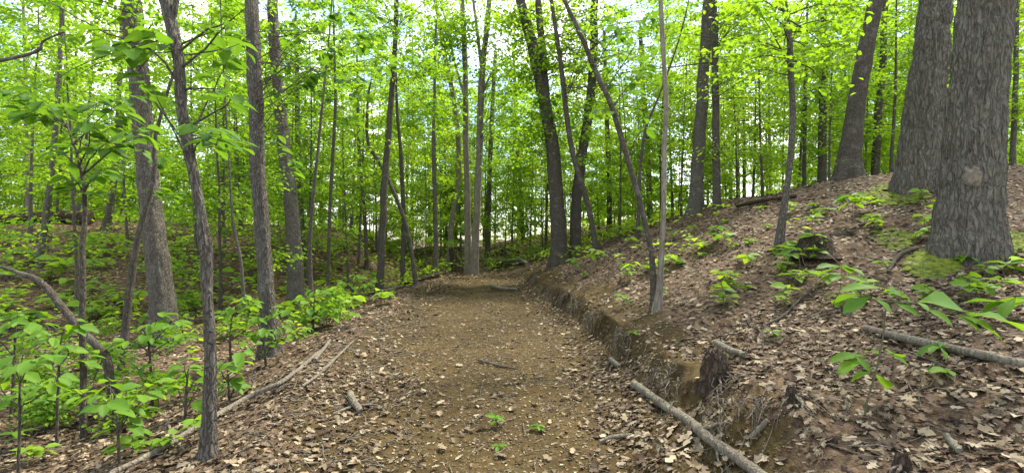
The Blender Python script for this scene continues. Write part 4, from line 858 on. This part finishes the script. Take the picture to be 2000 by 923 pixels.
stick('fallen_branch', 'thin branch lying along the left rim below the slender tree', 'fallen branch', [(640, 590), (690, 580), (750, 572), (790, 560)], [6, 7, 6, 5], B_DEAD, 8, .8, None, 11)
stick('stick', 'lichen-covered stick lying on top of the dark root stump', 'stick', [(1400, 685), (1425, 698), (1455, 706)], [13, 13, 11], B_DEAD, 10, 1.2, None, 12)
stick('stick', 'short broken stick below the upright small root at lower right', 'stick', [(1848, 858), (1862, 878), (1875, 890)], [12, 13, 12], B_DEAD, 10, .8, None, 13)
stick('stick', 'reddish-brown stick lying on the near path right of centre', 'stick', [(1170, 866), (1200, 860), (1235, 853)], [7, 9, 6], B_DEAD, 8, .8, None, 14)
stick('stick', 'pale peeled stick at the foot of the bank', 'stick', [(1192, 707), (1200, 715), (1210, 722)], [9, 10, 8], B_DEAD, 8, .8, None, 15)
stick('stick', 'grey stick half buried under leaves at lower right', 'stick', [(1466, 865), (1485, 845), (1500, 828)], [11, 12, 10], B_DEAD, 8, .8, None, 16)
stick('stick', 'pale chunk of wood in the debris heap left of the near path', 'stick', [(684, 780), (690, 795), (704, 812)], [13, 14, 10], B_DEAD, 10, 1., None, 17)
stick('stick', 'crossed twig in the debris heap left of the near path', 'stick', [(650, 815), (690, 800), (735, 796), (755, 810)], [5, 5, 4, 3], B_DEAD, 6, 1.5, None, 18)
stick('stick', 'white twig at the foot of the crooked sapling', 'stick', [(326, 828), (340, 862), (362, 885)], [6, 5, 4], B_DEAD, 6, 1.5, None, 19)
stick('stick', 'pale bare stick on the left rim near the straight grey tree', 'stick', [(615, 710), (630, 690), (645, 668)], [8, 7, 5], B_DEAD, 6, 1., None, 20)
stick('stick', 'thin dark stick across the near path', 'stick', [(935, 705), (970, 715), (1010, 722)], [4, 4, 3], B_DARK, 6, .8, None, 21)
stick('stick', 'long thin twig on the slope left of the rotten mossy stump', 'stick', [(1490, 640), (1530, 620), (1560, 590), (1600, 560)], [5, 5, 4, 3], B_DARK, 6, .9, None, 22)
stick('stick', 'grey root-like stick in front of the stoutest oak', 'stick', [(1735, 535), (1755, 505), (1790, 490)], [6, 9, 8], B_DARK, 8, .8, None, 23)
def stump(name, label, px, py, wpx, hpx, nroot, bark, seed, rl=.3, lean=0.):
    b = hit(px, py); r = wpx/2000*b.y; hh = hpx/1000*b.y; e = thing(name, label, 'stump', b)
    z = np.linspace(-.1, 1, 14)*hh; mb = MB(); rg = np.random.default_rng(seed)
    def dsp(p, th, R):
        zz = p[:, 2][:, None]; cx, cy = np.cos(th)[None], np.sin(th)[None]
        return R*(.45*fbm(cx*1.6+seed, cy*1.6, zz*5, 3, seed)+.25*fbm(cx*5, cy*5, zz*9, 2, seed+4))+.3*R*np.exp(-zz/(.3*hh))
    rad = r*np.interp(z/hh, [-.1, .3, .75, .92, 1], [1.15, .95, .8, .7, .5])
    ps = np.stack([lean*z, 0*z, z], 1)
    vv, ff = tube(ps, rad, 36, dsp); th = np.tile(np.linspace(0, 2*np.pi, 36, endpoint=False), 14); up_ = ss(.3, 1., vv[:, 2]/hh)
    vv[:, 2] += hh*.2*up_*(fbm(np.cos(th)*3+seed, np.sin(th)*3, .5, 3, seed)+.3*fbm(np.cos(th)*9, np.sin(th)*9, seed, 2, 5)); mb.add(vv, ff)
    top = vv[-36:]; c0 = top.mean(0)-np.array([0, 0, hh*.2]); j = np.arange(36); mb.add(np.vstack([top, [c0]]), np.stack([j, (j+1) % 36, np.full(36, 36)], 1)); link('stump_body', mb.mesh('stump_body', bark), e)
    for i in range(nroot):
        a = -math.pi/2+rg.normal(0, 1.0); L = rl*rg.uniform(.5, 1.1); z0 = hh*rg.uniform(.15, .6)
        p = [Vector((math.cos(a)*r*.7, math.sin(a)*r*.7, z0))]
        for t in (.35, .7, 1.): 
            x, y = math.cos(a+rg.normal(0, .2))*(r+L*t), math.sin(a)*(r+L*t); g = tz(b.x+x, b.y+y)-b.z+.012
            p.append(Vector((x, y, max(g, z0+(g-z0)*t*1.2))))
        branch_part(e, p, rg.uniform(.004, .011), B_ROOT if i % 2 else B_DEAD, nm='root')
    return e
stump('root_stump', 'dark earthy root stump standing on the cut bank', 1398, 760, 52, 74, 11, B_ROT, 31, .28)
stump('root_stump', 'small splintered root stump at lower right in the bank soil', 1762, 930, 32, 44, 8, B_ROT, 32, .2)
stump('root_stump', 'tiny rotten stub on the bank below the pawpaw seedling', 1545, 785, 22, 30, 8, B_ROT, 33, .15)
stump('rotten_stump', 'low rotten mossy stump on the right slope', 1590, 498, 64, 42, 4, B_ROT, 34, .4)
stump('rotten_stump', 'broken dark stub at the end of the path beside the pale poplar', 893, 530, 18, 45, 3, B_ROT, 35, .4, -.25)
stump('root_stump', 'small clod of roots at the path end right of the poplars', 972, 524, 14, 16, 3, B_ROT, 36, .3)
# individual fallen leaves
DL = []
for k in range(8):
    v, f = LT['oak%d' % (k % 4)] if k < 5 else LT['curl%d' % (k-4)]
    mb = MB(); mb.add((v-np.array([.5, 0, 0]))*np.array([1, .8, .7+.12*(k % 4)]), f, .05*k); DL.append(mb.mesh('fallen_leaf', M_DRY, False))
rg = np.random.default_rng(21)
def scatter_leaf(n, box, label, group, test):
    i = 0; k = 0
    while i < n and k < n*40:
        k += 1; p = hit(rg.uniform(box[0], box[1]), rg.uniform(box[2], box[3]))
        if not test(p): continue
        o = link('fallen_leaf', DL[int(rg.integers(8))], None, p+Vector((0, 0, .025))); nv = Vector(tnormal(np.array([p.x]), np.array([p.y]))[0])+Vector(rg.normal(0, .2, 3))
        o.rotation_mode = 'QUATERNION'; o.rotation_quaternion = nv.to_track_quat('Z', 'Y') @ Quaternion((0, 0, 1), rg.uniform(0, 6.28)); s = rg.uniform(.06, .112); o.scale = (s, s, s)
        tag(o, label, 'leaf', group); i += 1
pth = lambda p: float(soil_at(p.x, p.y)[0]) > .6 and p.x < ER(p.y)-.2
scatter_leaf(70, (520, 1330, 640, 918), 'dry brown oak leaf lying on the bare gravelly path', 'dry leaves on the path', pth)
scatter_leaf(70, (1150, 1560, 700, 920), 'dry tan oak leaf piled at the foot of the cut bank', 'dry leaves at the foot of the bank', lambda p: abs(p.x-ER(p.y)) < .4)
scatter_leaf(110, (1400, 1995, 600, 915), 'dry tan oak leaf on top of the litter of the right slope', 'dry leaves on the right slope', lambda p: float(soil_at(p.x, p.y)[0]) < .4)
scatter_leaf(50, (20, 640, 760, 918), 'dry brown oak leaf on the litter left of the path', 'dry leaves left of the path', lambda p: p.x < EL(p.y)+.3)
